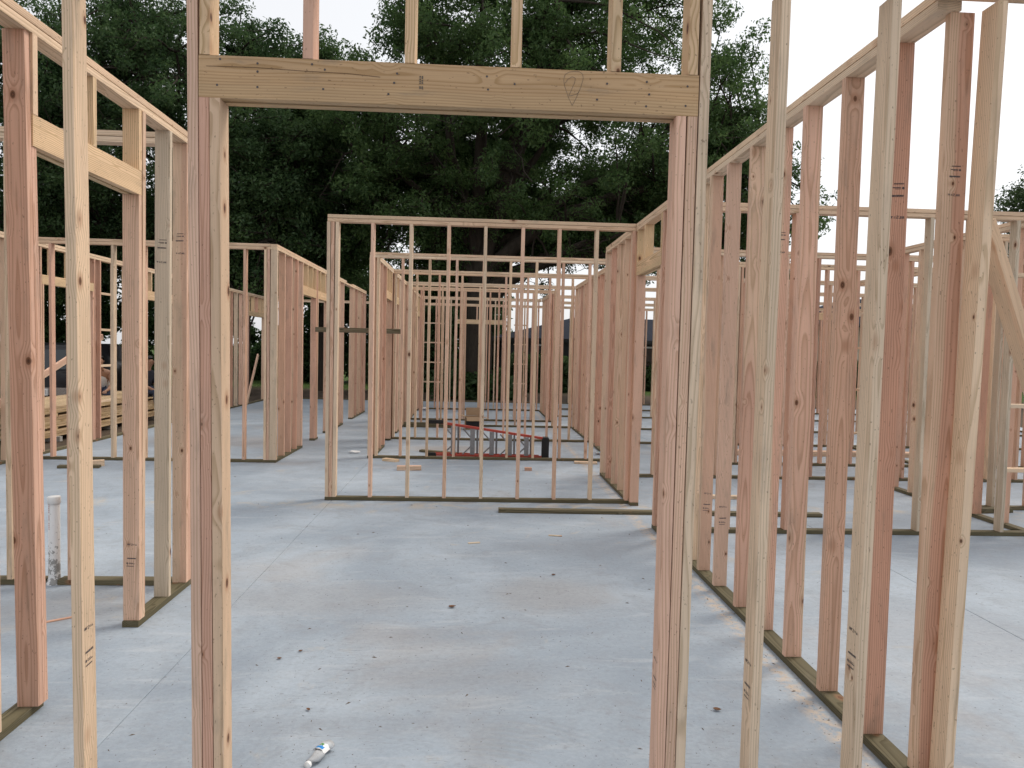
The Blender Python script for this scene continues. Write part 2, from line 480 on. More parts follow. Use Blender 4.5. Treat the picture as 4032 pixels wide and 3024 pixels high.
def earth():
    s = NT('bare_earth_and_grass')
    geo = s.n('ShaderNodeNewGeometry'); P = geo.outputs['Position']
    sx = s.n('ShaderNodeSeparateXYZ'); s.lk(P, sx.inputs[0])
    n = s.noise(P, 1.7, 6, 0.7); n2 = s.noise(P, 14, 4, 0.7)
    dirt = s.mix(n, (0.055, 0.040, 0.030), (0.16, 0.125, 0.095))
    grass = s.mix(n2, (0.03, 0.055, 0.015), (0.09, 0.14, 0.035))
    d = s.math('ADD', sx.outputs[1], s.math('MULTIPLY', n, 5.0))
    col = s.mix(s.ramp(d, 32.0, 35.0), dirt, grass)
    s.bsdf(col, 0.95, n2, 0.8, 0.05, spec=0.1)
    return s.mat
gx = np.linspace(-1, 1, 61); g = np.sign(gx)*np.abs(gx)**2.2*420
X, Y = np.meshgrid(g, g+40, indexing='ij')
rr = np.hypot(X, Y-40)
Zg = -0.12 + 0.03*np.sin(X*0.9)*np.cos(Y*0.7) + np.where((rr > 60), 0.4*np.sin(X*0.02)*np.cos(Y*0.021), 0)
V = np.stack([X, Y, Zg], -1).reshape(-1, 3)
idx = np.arange(61*61).reshape(61, 61)
F = np.stack([idx[:-1, :-1], idx[1:, :-1], idx[1:, 1:], idx[:-1, 1:]], -1).reshape(-1, 4)
tag(obj('ground', np_mesh('ground', V, F, True), earth()), kind='structure')

# ================================================================== stud walls
# -- front wall with the wide doorway the photograph looks through
w = Wall('nearest stud wall, its wide header and doorway framing the whole view', 'x', -3.30, 2.34, 2.68)
w.sill((-3.30, -0.895), (0.713, 2.34))
w.studs([-3.0, -2.6, -2.2, -1.85])
lean(w.stud(-1.433, 'W', mat='S'), -0.032)
lean(w.stud(-1.011, 'P', 'king_stud'), -0.028); lean(w.stud(-0.972, 'R', 'trimmer_stud', T, 2.556-EPS), -0.028); lean(w.stud(-0.9325, 'W', 'trimmer_stud', T, 2.556-EPS), -0.030)
lean(w.stud(0.7125, 'P', 'trimmer_stud', T, 2.556-EPS), 0.0); lean(w.stud(0.7515, 'P', 'trimmer_stud', T, 2.556-EPS), 0.003); lean(w.stud(0.7905, 'W', 'king_stud'), 0.006)
FRONT_HEADER = w.header(-0.995, 0.7925, 2.556, 2.704, 'H', 'Y')
for ch in FRONT_HEADER.children: ch.color = (0.56, 0.37, 0.21, 1)
for a, k in ((-0.993, 'Y'), (-0.634, 'P'), (-0.275, 'Y'), (0.106, 'Y'), (0.467, 'Y'), (0.749, 'Y')):
    w.stud(a, k, 'cripple_stud', 2.704+EPS, TP0-EPS, 'P' if k == 'Y' else 'S')
for a, k, q in ((1.074, 'W', 0.012), (1.481, 'W', 0.02), (1.846, 'W', 0.058), (2.263, 'P', 0.0)): lean(w.stud(a, k), q)
FRONT = w
for ch in w.e.children:
    if ch.name.startswith('top_plate'): ch.location.z += 0.035
# brace leaning on the last stud
br = board_mesh(T, D, 2.40, 'B')
o = obj('diagonal_brace', br, M_PLAIN, None, (2.86, 2.852, 0.0), (0, -math.atan2(0.86, 2.27), 0))
o.color = (*colour('W'), 1)
tag(o, 'pale two by four leaning diagonally at the right edge of the picture', 'brace')

# -- left wall with its own door header
w = Wall('near left wall with a pale slanting header over its door gap', 'y', 2.776, 5.119, -2.052)
w.sill((2.776, 3.41), (4.362, 5.119))
w.studs([(2.78, 'P'), (3.075, 'W')])
w.opening(3.401, 4.374, 2.536, 2.676, [(3.363, 'W'), (3.87, 'Y'), (4.376, 'Y')], cols=('P', 'P', 'P', 'P'))
w.studs([(4.79, 'G'), (5.079, 'P')])
LEFT = w
for o in w.e.children:
    if o.name.split('.')[0] in ('king_stud', 'trimmer_stud') and o.location.y+w.oy < 3.6: lean(o, -0.040, 0.026)
# -- its return, running out of the picture on the left
w = Wall('left wall running across to the picture edge, notched round the white pipe', 'x', -4.8, -1.958, 5.12)
w.sill((-4.8, -2.930), (-2.842, -1.958))
w.studs([-4.4, -3.99, -3.585, (-3.181, 'W'), (-2.775, 'P'), (-2.368, 'P'), (-1.9975, 'P')])

# -- right wall
w = Wall('long pink right-hand wall receding from the right edge, header near its far end', 'y', 2.776, 9.92, 1.733)
w.sill((2.776, 6.94), (7.935, 9.92))
lean(w.stud(2.785, 'R'), 0.006, 0.055)
for a, k in ((3.066, 'R'), (3.47, 'P'), (3.875, 'P'), (4.262, 'P'), (4.655, 'P'), (5.085, 'P'), (5.455, 'P'), (5.73, 'W'), (6.10, 'P'), (6.50, 'P')): w.stud(a, k)
w.opening(6.94, 7.938, 2.53, 2.67, [6.905, (7.60, 'Y'), (7.94, 'Y')], cols=('P', 'P', 'P', 'R'), hcol='Y')
w.studs([8.14, 8.64, 9.05, 9.45, 9.88], mix='PPR')
RIGHT = w

# -- centre partition
w = Wall('lone centre partition of thin studs standing just beyond the doorway', 'x', -1.618, 1.731, 8.036)
w.sill((-1.618, 1.731))
w.studs([(-1.617, 'W'), (-1.578, 'P'), (-1.539, 'W')])
for i, k in enumerate('PWPWPPW'): w.stud(-1.151+0.4064*i, k)
w.stud(1.692, 'P')

# -- partitions behind it, one after another
w = Wall('first partition behind the centre one, the stepladder lying just past it', 'x', -1.607, 2.128, 11.12)
w.sill((-1.607, 2.128)); w.studs([(-1.606, 'W'), (-1.567, 'P'), (-1.50, 'W'), (-1.136, 'P'), (-0.736, 'W'), (-0.329, 'P'), (0.08, 'P'), (0.484, 'W'), (0.885, 'W'), (1.296, 'P'), (1.702, 'P'), (2.089, 'P')])
w = Wall('second partition behind the centre one, its sill beyond the stepladder', 'x', -1.609, 2.128, 13.47)
w.sill((-1.609, 2.128)); w.studs([(-1.608, 'P'), (-1.569, 'P'), (-1.50, 'W'), (-1.104, 'W'), (-0.697, 'P'), (-0.287, 'P'), (0.12, 'W'), (0.52, 'P'), (0.922, 'P'), (1.326, 'P'), (1.744, 'W'), (2.089, 'P')])
w = Wall('third partition behind the centre one, just behind the cardboard box', 'x', -1.508, 2.128, 15.90)
w.sill((-1.508, 2.128)); w.studs([(-1.507, 'P'), (-1.171, 'P'), (-0.751, 'W'), (-0.35, 'P'), (0.057, 'W'), (0.463, 'P'), (0.869, 'P'), (1.28, 'W'), (1.687, 'W'), (2.089, 'P')])
w = Wall('fourth partition back, ending in a thick cluster of pink studs', 'x', -1.503, 1.86, 17.18)
w.sill((-1.503, 1.86)); w.studs([-1.5, -1.3, -1.12, -0.9, -0.71, (-0.314, 'P'), -0.27, 0.09, 0.3, 0.5, (0.727, 'P'), (0.907, 'P'), (1.306, 'P'), (1.346, 'P'), (1.68, 'P'), (1.72, 'R'), (1.78, 'R')], mix='PPW')
w = Wall('fifth and farthest inner partition across the corridor', 'x', -1.5, 1.78, 20.23)
w.sill((-1.5, 1.78)); w.studs([(-1.46, 'W'), (-1.127, 'P'), (-0.92, 'P'), (-0.716, 'W'), (-0.56, 'P'), (-0.317, 'P'), 0.09, 0.28, (0.501, 'W'), 0.72, 0.91, 1.1, (1.32, 'W'), 1.70])

# -- corridor wall on the left of those partitions
w = Wall('wall along the left ends of the middle partitions, two door headers in it', 'y', 11.216, 20.15, -1.604)
w.sill((11.216, 12.44), (13.28, 13.468), (14.40, 15.6), (15.62, 18.9), (19.72, 20.15))
w.studs([11.30, 11.62, (11.95, 'P'), (12.36, 'R')])
w.opening(12.48, 13.24, 2.51, 2.645, [12.5, 12.75, 13.0, 13.22], cols='PPRP')
w.opening(13.62, 14.37, 2.51, 2.645, [13.65, 13.95, 14.3], cols='PPPP')
w.studs([14.75, 15.15, 15.55, 15.95, 16.3, 16.7, 17.1, 17.5, 17.9, 18.3, 18.7])
w.opening(18.94, 19.70, 2.51, 2.645, [19.0, 19.35, 19.68], cols='PPPP')
w.studs([20.05])

# -- right side of the middle rooms
w = Wall('pink wall closing the right ends of the middle partitions', 'y', 11.05, 15.9, 2.13)
w.sill((11.05, 15.9)); w.studs([11.1, 11.5, 11.9, 12.19, 12.70, 13.1, 13.5, 13.92, 14.25, 14.61, 14.98, 15.4, 15.86], mix='PPR')
w = Wall('short dense pink wall deep in the centre right, towards the back', 'y', 17.276, 20.229, 1.785)
w.sill((17.276, 20.229)); w.studs(run(17.3, 20.2, 0.33), mix='PPR')

# -- left middle room
w = Wall('left room partition running left from a three-stud corner post', 'x', -6.298, -2.916, 10.55)
w.sill((-6.298, -2.916)); w.studs([(-5.945, 'P'), (-5.53, 'P'), (-5.112, 'G'), (-4.68, 'P'), (-4.27, 'P'), (-3.86, 'P'), (-3.296, 'P'), (-2.997, 'W'), (-2.955, 'P')])
w = Wall('left room side wall of broad pink studs with a double door gap', 'y', 10.551, 19.0, -2.914, top=False)
w.plate('top_plate', 10.551, 19.0, TP0, TP1-EPS); w.plate('top_plate', 10.551, 16.12, TP1+EPS, H); w.plate('top_plate', 16.95, 19.0, TP1+EPS, H)
w.sill((10.551, 12.18), (13.08, 13.36), (14.22, 15.88), (17.04, 18.99))
w.studs([(10.552, 'W'), (10.60, 'W'), (11.0, 'P'), (11.37, 'P'), (11.74, 'R')])
w.opening(12.17, 13.10, 2.515, 2.66, [(12.45, 'Y'), (12.82, 'Y'), (13.07, 'Y')], cols='PPPR')
w.opening(13.30, 14.24, 2.52, 2.66, [(13.45, 'Y'), (13.85, 'Y')], cols='PPPP')
w.studs([14.62, 15.0, 15.4, 15.84, (17.042, 'P'), 17.2, 17.6, 18.0, 18.35, 18.65, 18.95], mix='PPR')

# -- outer walls
w = Wall('outer left wall beside the lumber stack, window headers along it', 'y', 8.6, 23.18, -6.394)
w.sill((8.6, 23.18))
w.studs([8.6, 9.0, 9.4, 9.8, (10.2, 'R'), (10.62, 'R')])
w.opening(11.05, 12.42, 2.49, 2.625, [(11.3, 'Y'), (11.75, 'Y'), (12.28, 'Y')], cols='PPPR')
w.studs([(12.64, 'R'), (13.18, 'W'), 13.6, 14.0])
w.opening(14.42, 15.9, 2.49, 2.66, [(14.6, 'Y'), (15.0, 'Y'), (15.5, 'Y')], cols='PPRR')
w.studs([16.3, 16.7, 17.1, 17.5, 17.9, 18.3, 18.7, (19.15, 'Y'), (19.35, 'R'), (19.75, 'G'), (20.15, 'P')])
w.opening(20.75, 22.25, 2.47, 2.60, [(20.8, 'Y'), (21.2, 'Y'), (21.55, 'R'), (21.9, 'Y'), (22.2, 'Y')], cols='PPPP')
w.studs([22.6, 22.95])
w.blocks(12.68, 13.18, (0.64, 1.24, 1.85, 2.46), 0.045, 0.088)
OUT_L = w
w = Wall('outer back wall in front of the great oak, blocking rungs beside its window', 'x', -6.39, 13.2, 23.20)
w.sill((-6.39, 13.2))
st = [a for a in run(-6.38, 13.1) if not (-0.72 < a < 0.95)]
w.studs(st)
w.opening(-0.60, 0.87, 2.47, 2.61, [(-0.45, 'Y'), (0.0, 'P'), (0.45, 'P'), (0.82, 'Y')], cols='PPPW', hcol='W')
w.blocks(-1.63, -1.24, (0.60, 1.22, 1.84, 2.45)); w.blocks(1.20, 1.62, (0.60, 1.22, 1.84, 2.45)); w.blocks(-1.24, -1.0, (0.60, 1.22, 1.84, 2.45))

# -- rooms on the right
w = Wall('right room wall nearest us, crossing behind the long pink wall', 'x', 1.829, 9.2, 6.756)
w.sill((1.829, 9.2)); w.studs([(2.963, 'P'), (3.444, 'P'), (3.85, 'P'), (4.257, 'G'), (4.66, 'P'), (5.088, 'G'), (5.52, 'P'), (5.93, 'P'), (6.33, 'P'), (6.74, 'P')])
w.stud(1.83, 'P'); w.stud(2.40, 'P'); w.blocks(5.126, 5.52, (0.62, 1.24, 1.86, 2.49), 0.0, 0.089)
w = Wall('right room side wall, its sill running away from the near cross wall', 'y', 6.852, 9.766, 5.39)
w.sill((6.852, 9.766)); w.studs([(7.16, 'P'), (7.57, 'R'), (8.0, 'P'), (8.35, 'P'), (8.74, 'P'), (9.12, 'P'), (9.5, 'P'), (9.72, 'P')])
w = Wall('short wall at the far right edge with a brownish stud', 'x', 5.486, 9.0, 7.95)
w.sill((5.486, 9.0)); w.studs([(5.87, 'G'), (6.3, 'P'), (6.7, 'P'), (7.1, 'P'), (7.5, 'W')])
w = Wall('second cross wall in the right rooms, sill just beyond the loose board', 'x', 2.0, 10.0, 9.77)
w.sill((2.0, 10.0)); w.studs([(2.02, 'P'), (2.42, 'P'), (2.83, 'P'), (3.30, 'P'), (3.77, 'P'), (4.18, 'P'), (4.608, 'R'), (5.02, 'P')] + run(5.5, 9.9))
w = Wall('third cross wall in the right rooms, starting from a pale end stud', 'x', 3.965, 11.0, 11.01)
w.sill((3.965, 11.0)); w.studs([(3.966, 'W'), (4.01, 'P'), (4.45, 'P'), (4.9, 'P'), (5.345, 'P'), (5.82, 'P')] + run(6.2, 10.9))
w = Wall('fourth cross wall in the right rooms, behind the pink boards on the floor', 'x', 2.226, 12.0, 13.36)
w.sill((2.226, 12.0)); w.studs(run(2.5, 11.9)); w.blocks(5.8, 6.15, (0.40, 1.13, 1.85, 2.5)); w.blocks(7.05, 7.37, (0.25, 1.07, 1.85, 2.5))
w = Wall('fifth cross wall in the right rooms, deep between the studs', 'x', 2.226, 12.5, 15.80)
w.sill((2.226, 12.5)); w.studs(run(2.4, 12.4)); w.header(6.5, 8.2, 2.5, 2.66)
w = Wall('sixth and farthest cross wall in the right rooms', 'x', 2.0, 12.5, 18.6)
w.sill((2.0, 12.5)); w.studs(run(2.1, 12.4))
w = Wall('seventh cross wall in the right rooms, last before the outer back wall', 'x', 2.0, 12.5, 20.9)
w.sill((2.0, 12.5)); w.studs(run(2.3, 12.4))
w = Wall('deep side wall in the right rooms between the third and fourth cross walls', 'y', 11.1, 13.358, 7.0)
w.sill((11.1, 13.358)); w.studs([11.3, 11.7, 12.1, 12.5, 12.9, 13.3])
w = Wall('pale-headed door wall seen through the gaps of the long pink wall', 'y', 11.45, 13.358, 4.05)
w.sill((12.5, 13.358)); w.opening(11.56, 12.4, 2.545, 2.685, [(11.6, 'Y'), (12.0, 'Y')], cols='WPWP'); w.studs([12.9, 13.3])
w = Wall('far right outer wall beyond the right rooms', 'y', 6.0, 23.1, 13.0)
w.sill((6.0, 23.1)); w.studs(run(6.1, 23.0))
# ================================================================== trees
def bark():
    s = NT('oak_bark')
    P = s.n('ShaderNodeNewGeometry').outputs['Position']
    n = s.noise(s.vmath('MULTIPLY', P, (7.0, 7.0, 1.6)), 1.6, 5, 0.7, 0.6)
    c = s.mix(n, (0.018, 0.015, 0.012), (0.085, 0.072, 0.058))
    s.bsdf(c, 0.95, n, 0.9, 0.04, spec=0.1)
    return s.mat
def leafmat(name, a, b, c):
    s = NT(name)
    P = s.n('ShaderNodeNewGeometry').outputs['Position']
    n = s.noise(P, 0.9, 2, 0.5); n2 = s.noise(P, 9.0, 1, 0.5)
    col = s.mix(s.ramp(n, 0.3, 0.7), a, b)
    col = s.mix(s.ramp(n2, 0.52, 0.72, 0.0, 0.7), col, c)
    d = s.n('ShaderNodeBsdfDiffuse'); s.lk(col, d.inputs[0])
    t = s.n('ShaderNodeBsdfTranslucent'); s.lk(col, t.inputs[0])
    g = s.n('ShaderNodeBsdfGlossy'); g.inputs['Roughness'].default_value = 0.45; g.inputs[0].default_value = (0.5, 0.5, 0.5, 1)
    m1 = s.n('ShaderNodeMixShader'); m1.inputs[0].default_value = 0.45; s.lk(d.outputs[0], m1.inputs[1]); s.lk(t.outputs[0], m1.inputs[2])
    m2 = s.n('ShaderNodeMixShader'); m2.inputs[0].default_value = 0.025; s.lk(m1.outputs[0], m2.inputs[1]); s.lk(g.outputs[0], m2.inputs[2])
    s.lk(m2.outputs[0], s.out.inputs['Surface'])
    return s.mat
M_BARK = bark()
M_OAK = leafmat('oak_leaves', (0.055, 0.108, 0.036), (0.088, 0.152, 0.050), (0.155, 0.23, 0.078))
M_DARK = leafmat('dense_leaves', (0.044, 0.09, 0.036), (0.072, 0.128, 0.048), (0.125, 0.19, 0.07))
M_FAR = leafmat('far_leaves', (0.045, 0.075, 0.03), (0.07, 0.11, 0.045), (0.11, 0.15, 0.06))

def np_tubes(paths, seg=6):
    """paths: list of (pts (k,3), radii (k,))"""
    VV, FF, base = [], [], 0
    ang = np.linspace(0, 2*np.pi, seg, endpoint=False); ca, sa = np.cos(ang), np.sin(ang)
    for pts, rad in paths:
        k = len(pts)
        d = np.gradient(pts, axis=0); d /= np.linalg.norm(d, axis=1, keepdims=True)+1e-9
        a = np.cross(d, np.array([0.31, 0.22, 0.925])); a /= np.linalg.norm(a, axis=1, keepdims=True)+1e-9
        b = np.cross(d, a)
        v = pts[:, None, :] + rad[:, None, None]*(a[:, None, :]*ca[None, :, None] + b[:, None, :]*sa[None, :, None])
        VV.append(v.reshape(-1, 3))
        i = np.arange(k-1)[:, None]*seg; j = np.arange(seg)[None, :]; j2 = (j+1) % seg
        FF.append(np.stack([i+j, i+j2, i+seg+j2, i+seg+j], -1).reshape(-1, 4)+base)
        base += k*seg
    return np.concatenate(VV), np.concatenate(FF)

def curve_path(p0, p1, sag, n, rng, wob=0.12):
    t = np.linspace(0, 1, n)[:, None]
    L = np.linalg.norm(p1-p0)
    pts = p0*(1-t)+p1*t
    pts[:, 2] += (np.sin(t[:, 0]*np.pi))*sag*L
    w = rng.normal(0, wob*L/n**0.5, (n, 3)); w[0] = 0; w = np.cumsum(w, 0)*0.45; w -= t*w[-1]
    return pts+w

def leaves(centers, radii, per, size, rng, flat=0.7):
    n = len(centers)
    cnt = np.maximum(6, (per*(radii/radii.mean())**2).astype(int))
    C = np.repeat(centers, cnt, 0); R = np.repeat(radii, cnt)
    N = len(C)
    d = rng.normal(0, 1, (N, 3)); d /= np.linalg.norm(d, axis=1, keepdims=True)
    rr = R*rng.uniform(0.15, 1.0, N)**0.6
    pos = C + d*rr[:, None]*np.array([1, 1, flat])
    nrm = d*0.6 + rng.normal(0, 0.7, (N, 3)) + np.array([0, 0, 0.35]); nrm /= np.linalg.norm(nrm, axis=1, keepdims=True)
    a = np.cross(nrm, rng.normal(0, 1, (N, 3))); a /= np.linalg.norm(a, axis=1, keepdims=True)+1e-9
    b = np.cross(nrm, a)
    s = size*rng.uniform(0.6, 1.35, N)[:, None]
    v = np.stack([pos-a*s, pos+b*s*0.42+nrm*s*0.15, pos+a*s, pos-b*s*0.42+nrm*s*0.15], 1).reshape(-1, 3)
    f = np.arange(N*4).reshape(N, 4)
    return v, f

def tree(label, base, trunk_r, trunk_top, ells, n_limb, n_sub, n_twig, leaf_n, leaf_size, mat, seed, clump=(0.45, 0.8), group=None, droop=0.0, fork=3, low_limbs=(), lean=(0, 0), skip=None):
    """ells: list of (cx,cy,cz,rx,ry,rz,weight) that the crown fills; branches reach for points in them"""
    rng = np.random.default_rng(seed)
    base = np.array(base, float); top = base+np.array([lean[0], lean[1], trunk_top])
    E = np.array([e[:6] for e in ells]); wts = np.array([e[6] for e in ells]); wts = wts/wts.sum()
    def pts_in(n, inner=0.0):
        k = rng.choice(len(E), n, p=wts); d = rng.normal(0, 1, (n, 3)); d /= np.linalg.norm(d, axis=1, keepdims=True)
        r = rng.uniform(inner, 1, n)**(1/2.2)
        return E[k, :3]+d*r[:, None]*E[k, 3:6]
    paths = []
    tp = curve_path(base+np.array([0, 0, -0.3]), top, 0, 9, rng, 0.02)
    tr = trunk_r*np.array([1.45, 1.12, 1.0, .95, .92, .9, .88, .86, .8]); paths.append((tp, tr))
    limbs = []
    targets = list(pts_in(n_limb, 0.35))
    for i in range(n_limb):
        p0 = tp[-1-rng.integers(0, 4)] if i >= fork else tp[-1]
        p = curve_path(p0, targets[i], 0.10, 9, rng, 0.10)
        r = np.linspace(trunk_r*rng.uniform(0.34, 0.55), 0.035, 9)
        paths.append((p, r)); limbs.append(p)
    for tgt, r0, z0 in low_limbs:
        p0 = base+np.array([lean[0], lean[1], 1])*np.array([z0/trunk_top, z0/trunk_top, z0])
        p = curve_path(p0, np.array(tgt, float), 0.10, 11, rng, 0.07); paths.append((p, np.linspace(r0, 0.05, 11))); limbs.append(p)
    allp = np.concatenate([l[3:] for l in limbs])
    centers = []
    for q in pts_in(n_sub, 0.25):
        dd = np.linalg.norm(allp-q, axis=1); i = rng.choice(np.argsort(dd)[:3])
        p = curve_path(allp[i], q, 0.06, 6, rng, 0.12); paths.append((p, np.linspace(0.055, 0.015, 6)))
        for _ in range(n_twig):
            t = rng.integers(2, 6); off = rng.normal(0, 0.55, 3)*np.array([1, 1, 0.6]); off[2] -= droop*abs(rng.normal(0, 1))
            e = p[t]+off
            paths.append((np.stack([p[t], (p[t]+e)/2+rng.normal(0, .05, 3), e]), np.array([0.016, 0.011, 0.005])))
            centers.append(e)
        centers.append(q)
    centers = np.array(centers)
    if skip is not None: centers = centers[~skip(centers)]
    rad = rng.uniform(clump[0], clump[1], len(centers))
    big = [q for q in paths if len(q[0]) >= 9]; small = [q for q in paths if len(q[0]) < 9]
    v1, f1 = np_tubes(big, 10); v2, f2 = np_tubes(small, 4)
    e = empty('tree', tuple(base)); tag(e, label, 'tree', group)
    o = obj('trunk', np_mesh('trunk', np.concatenate([v1, v2])-base, np.concatenate([f1, f2+len(v1)]), True), M_BARK, e)
    lv, lf = leaves(centers, rad, leaf_n/len(centers), leaf_size, rng)
    obj('crown', np_mesh('crown', lv-base, lf), mat, e)
    return e

# the great live oak straight behind the back wall; sky shows between it and its left neighbours
def oak_gap(c):
    front = (c[:, 1] < 27.7) & (c[:, 2] < 9.0) & (np.abs(c[:, 0]-1.2) < 4.8) & (RNG.random(len(c)) < 0.45)
    return front | ((np.abs(c[:, 0]+5.1) < 0.8) & (np.abs(c[:, 2]-7.4) < 1.5)) | ((c[:, 2] < 5.0) & (c[:, 0] > 1.5) & (c[:, 0] < 8.6) & (RNG.random(len(c)) < 0.75))
tree('great oak with a thick dark trunk and low arching limbs behind the back wall', (0.12, 27.4, -0.12), 0.56, 5.2,
     [(3.0, 27.5, 9.6, 8.4, 6.0, 6.2, 1.0), (8.0, 27.5, 6.6, 5.0, 4.5, 2.9, 0.30), (-2.6, 27.5, 6.4, 3.2, 4.0, 2.6, 0.16), (1.0, 26.5, 13.5, 4.5, 4.5, 3.0, 0.22), (4.2, 29.5, 7.2, 6.0, 3.0, 2.0, 0.34), (-1.0, 29.5, 7.5, 3.5, 2.5, 2.5, 0.20), (0.8, 30.0, 10.0, 2.8, 1.5, 1.8, 0.12)],
     22, 760, 5, 480000, 0.068, M_OAK, 3, clump=(0.32, 0.58), fork=5, skip=oak_gap,
     low_limbs=[((8.5, 26.8, 5.6), 0.30, 4.0), ((5.0, 25.8, 5.0), 0.26, 3.8), ((-3.6, 26.8, 6.6), 0.28, 4.3), ((3.2, 28.5, 6.0), 0.24, 4.2), ((-2.4, 26.0, 9.0), 0.26, 4.6), ((2.6, 26.0, 9.5), 0.27, 4.8), ((6.2, 26.4, 8.4), 0.25, 4.7), ((-4.4, 26.4, 8.6), 0.2, 4.9)])
tree('dense dark tree between the great oak and the left edge, tall and broad', (-11.0, 28.5, -0.12), 0.34, 4.2,
     [(-10.8, 28.5, 8.8, 6.6, 5.0, 5.6, 1.0), (-7.6, 28.0, 6.6, 3.4, 4.0, 4.0, 0.4)], 15, 520, 5, 300000, 0.070, M_DARK, 5, clump=(0.34, 0.60), fork=4)
tree('narrow tree filling the gap left of the great oak', (-6.2, 30.0, -0.12), 0.24, 4.0,
     [(-6.0, 30.0, 9.0, 2.7, 3.0, 4.7, 1.0), (-6.3, 30, 5.2, 2.4, 2.5, 2.4, 0.3)], 9, 230, 5, 130000, 0.070, M_OAK, 8, clump=(0.32, 0.55), fork=3)
tree('dark tree at the far left edge of the picture', (-18.0, 27.5, -0.12), 0.34, 4.0,
     [(-17.6, 27.5, 9.0, 5.0, 4.6, 6.2, 1.0)], 12, 300, 5, 150000, 0.075, M_DARK, 13, clump=(0.35, 0.62), fork=3)
tree('thin open tree with bare twigs behind the left room', (-7.9, 25.9, -0.12), 0.09, 2.6,
     [(-8.0, 26.0, 4.6, 1.7, 1.5, 1.9, 1.0)], 10, 60, 3, 5200, 0.07, M_OAK, 21, clump=(0.25, 0.45), fork=3)
tree('pale green tree peeping over the walls at the far right edge', (26.0, 31.0, -0.12), 0.22, 3.0,
     [(26.4, 31.0, 7.6, 2.6, 3.0, 3.6, 1.0)], 8, 110, 4, 42000, 0.09, M_FAR, 31, fork=3)
tree('distant low tree right of the great oak, far beyond the walls', (21.5, 58.0, -0.12), 0.3, 2.6,
     [(21.5, 58.0, 5.6, 4.6, 3.0, 3.4, 1.0)], 8, 80, 4, 22000, 0.13, M_FAR, 33, fork=3)

# undergrowth and the wood that closes the view below the crowns
def bushmass(name, boxes, n, size, mat, seed):
    rng = np.random.default_rng(seed); Cs, Rs = [], []
    for x0, x1, y0, y1, h, k in boxes:
        c = np.stack([rng.uniform(x0, x1, k), rng.uniform(y0, y1, k), rng.uniform(0, 1, k)**0.8*h], 1)
        Cs.append(c); Rs.append(rng.uniform(0.35, 0.75, k))
    C, R = np.concatenate(Cs), np.concatenate(Rs)
    v, f = leaves(C, R, n/len(C), size, rng, 0.9)
    return obj(name, np_mesh(name, v, f), mat)
tag(bushmass('undergrowth', [(-40, -11.4, 34, 39, 8.5, 700), (-11.4, -9.0, 37, 40, 2.2, 50), (-9.0, 1.5, 36, 39, 5.5, 260), (1.4, 5.0, 31.5, 32.5, 1.15, 60), (-3.6, -1.2, 30, 31, 3.2, 90), (5, 22, 34, 36, 1.3, 120), (-1.3, 1.4, 26.2, 26.9, 0.45, 22)], 230000, 0.14, M_DARK, 41),
    'dark undergrowth and woodland closing the view under the trees', 'undergrowth', kind='stuff')

# ================================================================== houses, fence behind
M_ROOF = simple('dark_shingles', (0.022, 0.026, 0.038), 0.9, var=0.35, scale=3, spec=0.08)
M_SIDING = simple('grey_siding', (0.055, 0.058, 0.062), 0.8)
M_TAN = simple('tan_stucco', (0.50, 0.44, 0.35), 0.85)
M_WHITE = simple('white_paint', (0.78, 0.78, 0.77), 0.5, var=0.05)
M_GLASS = simple('dark_glass', (0.02, 0.025, 0.03), 0.08, var=0.05, spec=0.6)
M_BLACK = simple('black_metal', (0.012, 0.012, 0.013), 0.45)
def house(label, x0, x1, y0, y1, eave, ridge, wallm, name='house'):
    e = empty(name, (x0, y0, -0.12)); tag(e, label, 'house', None, 'thing')
    bm = bmesh.new(); bx(bm, 0, x1-x0, 0, y1-y0, 0, eave+0.12); obj('wall', bm_mesh('wall', bm), wallm, e)
    bm = bmesh.new(); o = 0.5; w_, d_ = x1-x0, y1-y0; z0, z1 = eave+0.13, ridge+0.12; hip = d_*0.45
    v = [bm.verts.new(p) for p in ((-o, -o, z0), (w_+o, -o, z0), (w_+o, d_+o, z0), (-o, d_+o, z0), (hip, d_/2, z1), (w_-hip, d_/2, z1))]
    for q in ((0, 1, 5, 4), (1, 2, 5), (2, 3, 4, 5), (3, 0, 4), (3, 2, 1, 0)): bm.faces.new([v[i] for i in q])
    obj('roof', bm_mesh('roof', bm), M_ROOF, e)
    bm = bmesh.new(); bx(bm, -o, w_+o, -o-0.03, -o-0.002, eave-0.04, eave+0.12); obj('fascia', bm_mesh('fascia', bm), M_SIDING, e)
    k = max(2, int(w_/4))
    for i in range(k):
        cx = (i+0.5)*w_/k
        bm = bmesh.new(); bx(bm, cx-0.62, cx+0.62, -0.05, 0.02, 0.95, 2.1); f = obj('window', bm_mesh('window', bm), M_WHITE, e)
        bm = bmesh.new(); bx(bm, cx-0.54, cx+0.54, -0.065, -0.052, 1.03, 2.02); obj('pane', bm_mesh('pane', bm), M_GLASS, f)
house('low grey house with a dark hipped roof behind the oak trunk', 1.2, 15.0, 35.0, 44.0, 2.25, 3.5, M_SIDING)
house('tan house with a dark roof edge beyond the right rooms', 19.5, 33.0, 42.0, 54.0, 3.6, 5.6, M_TAN)

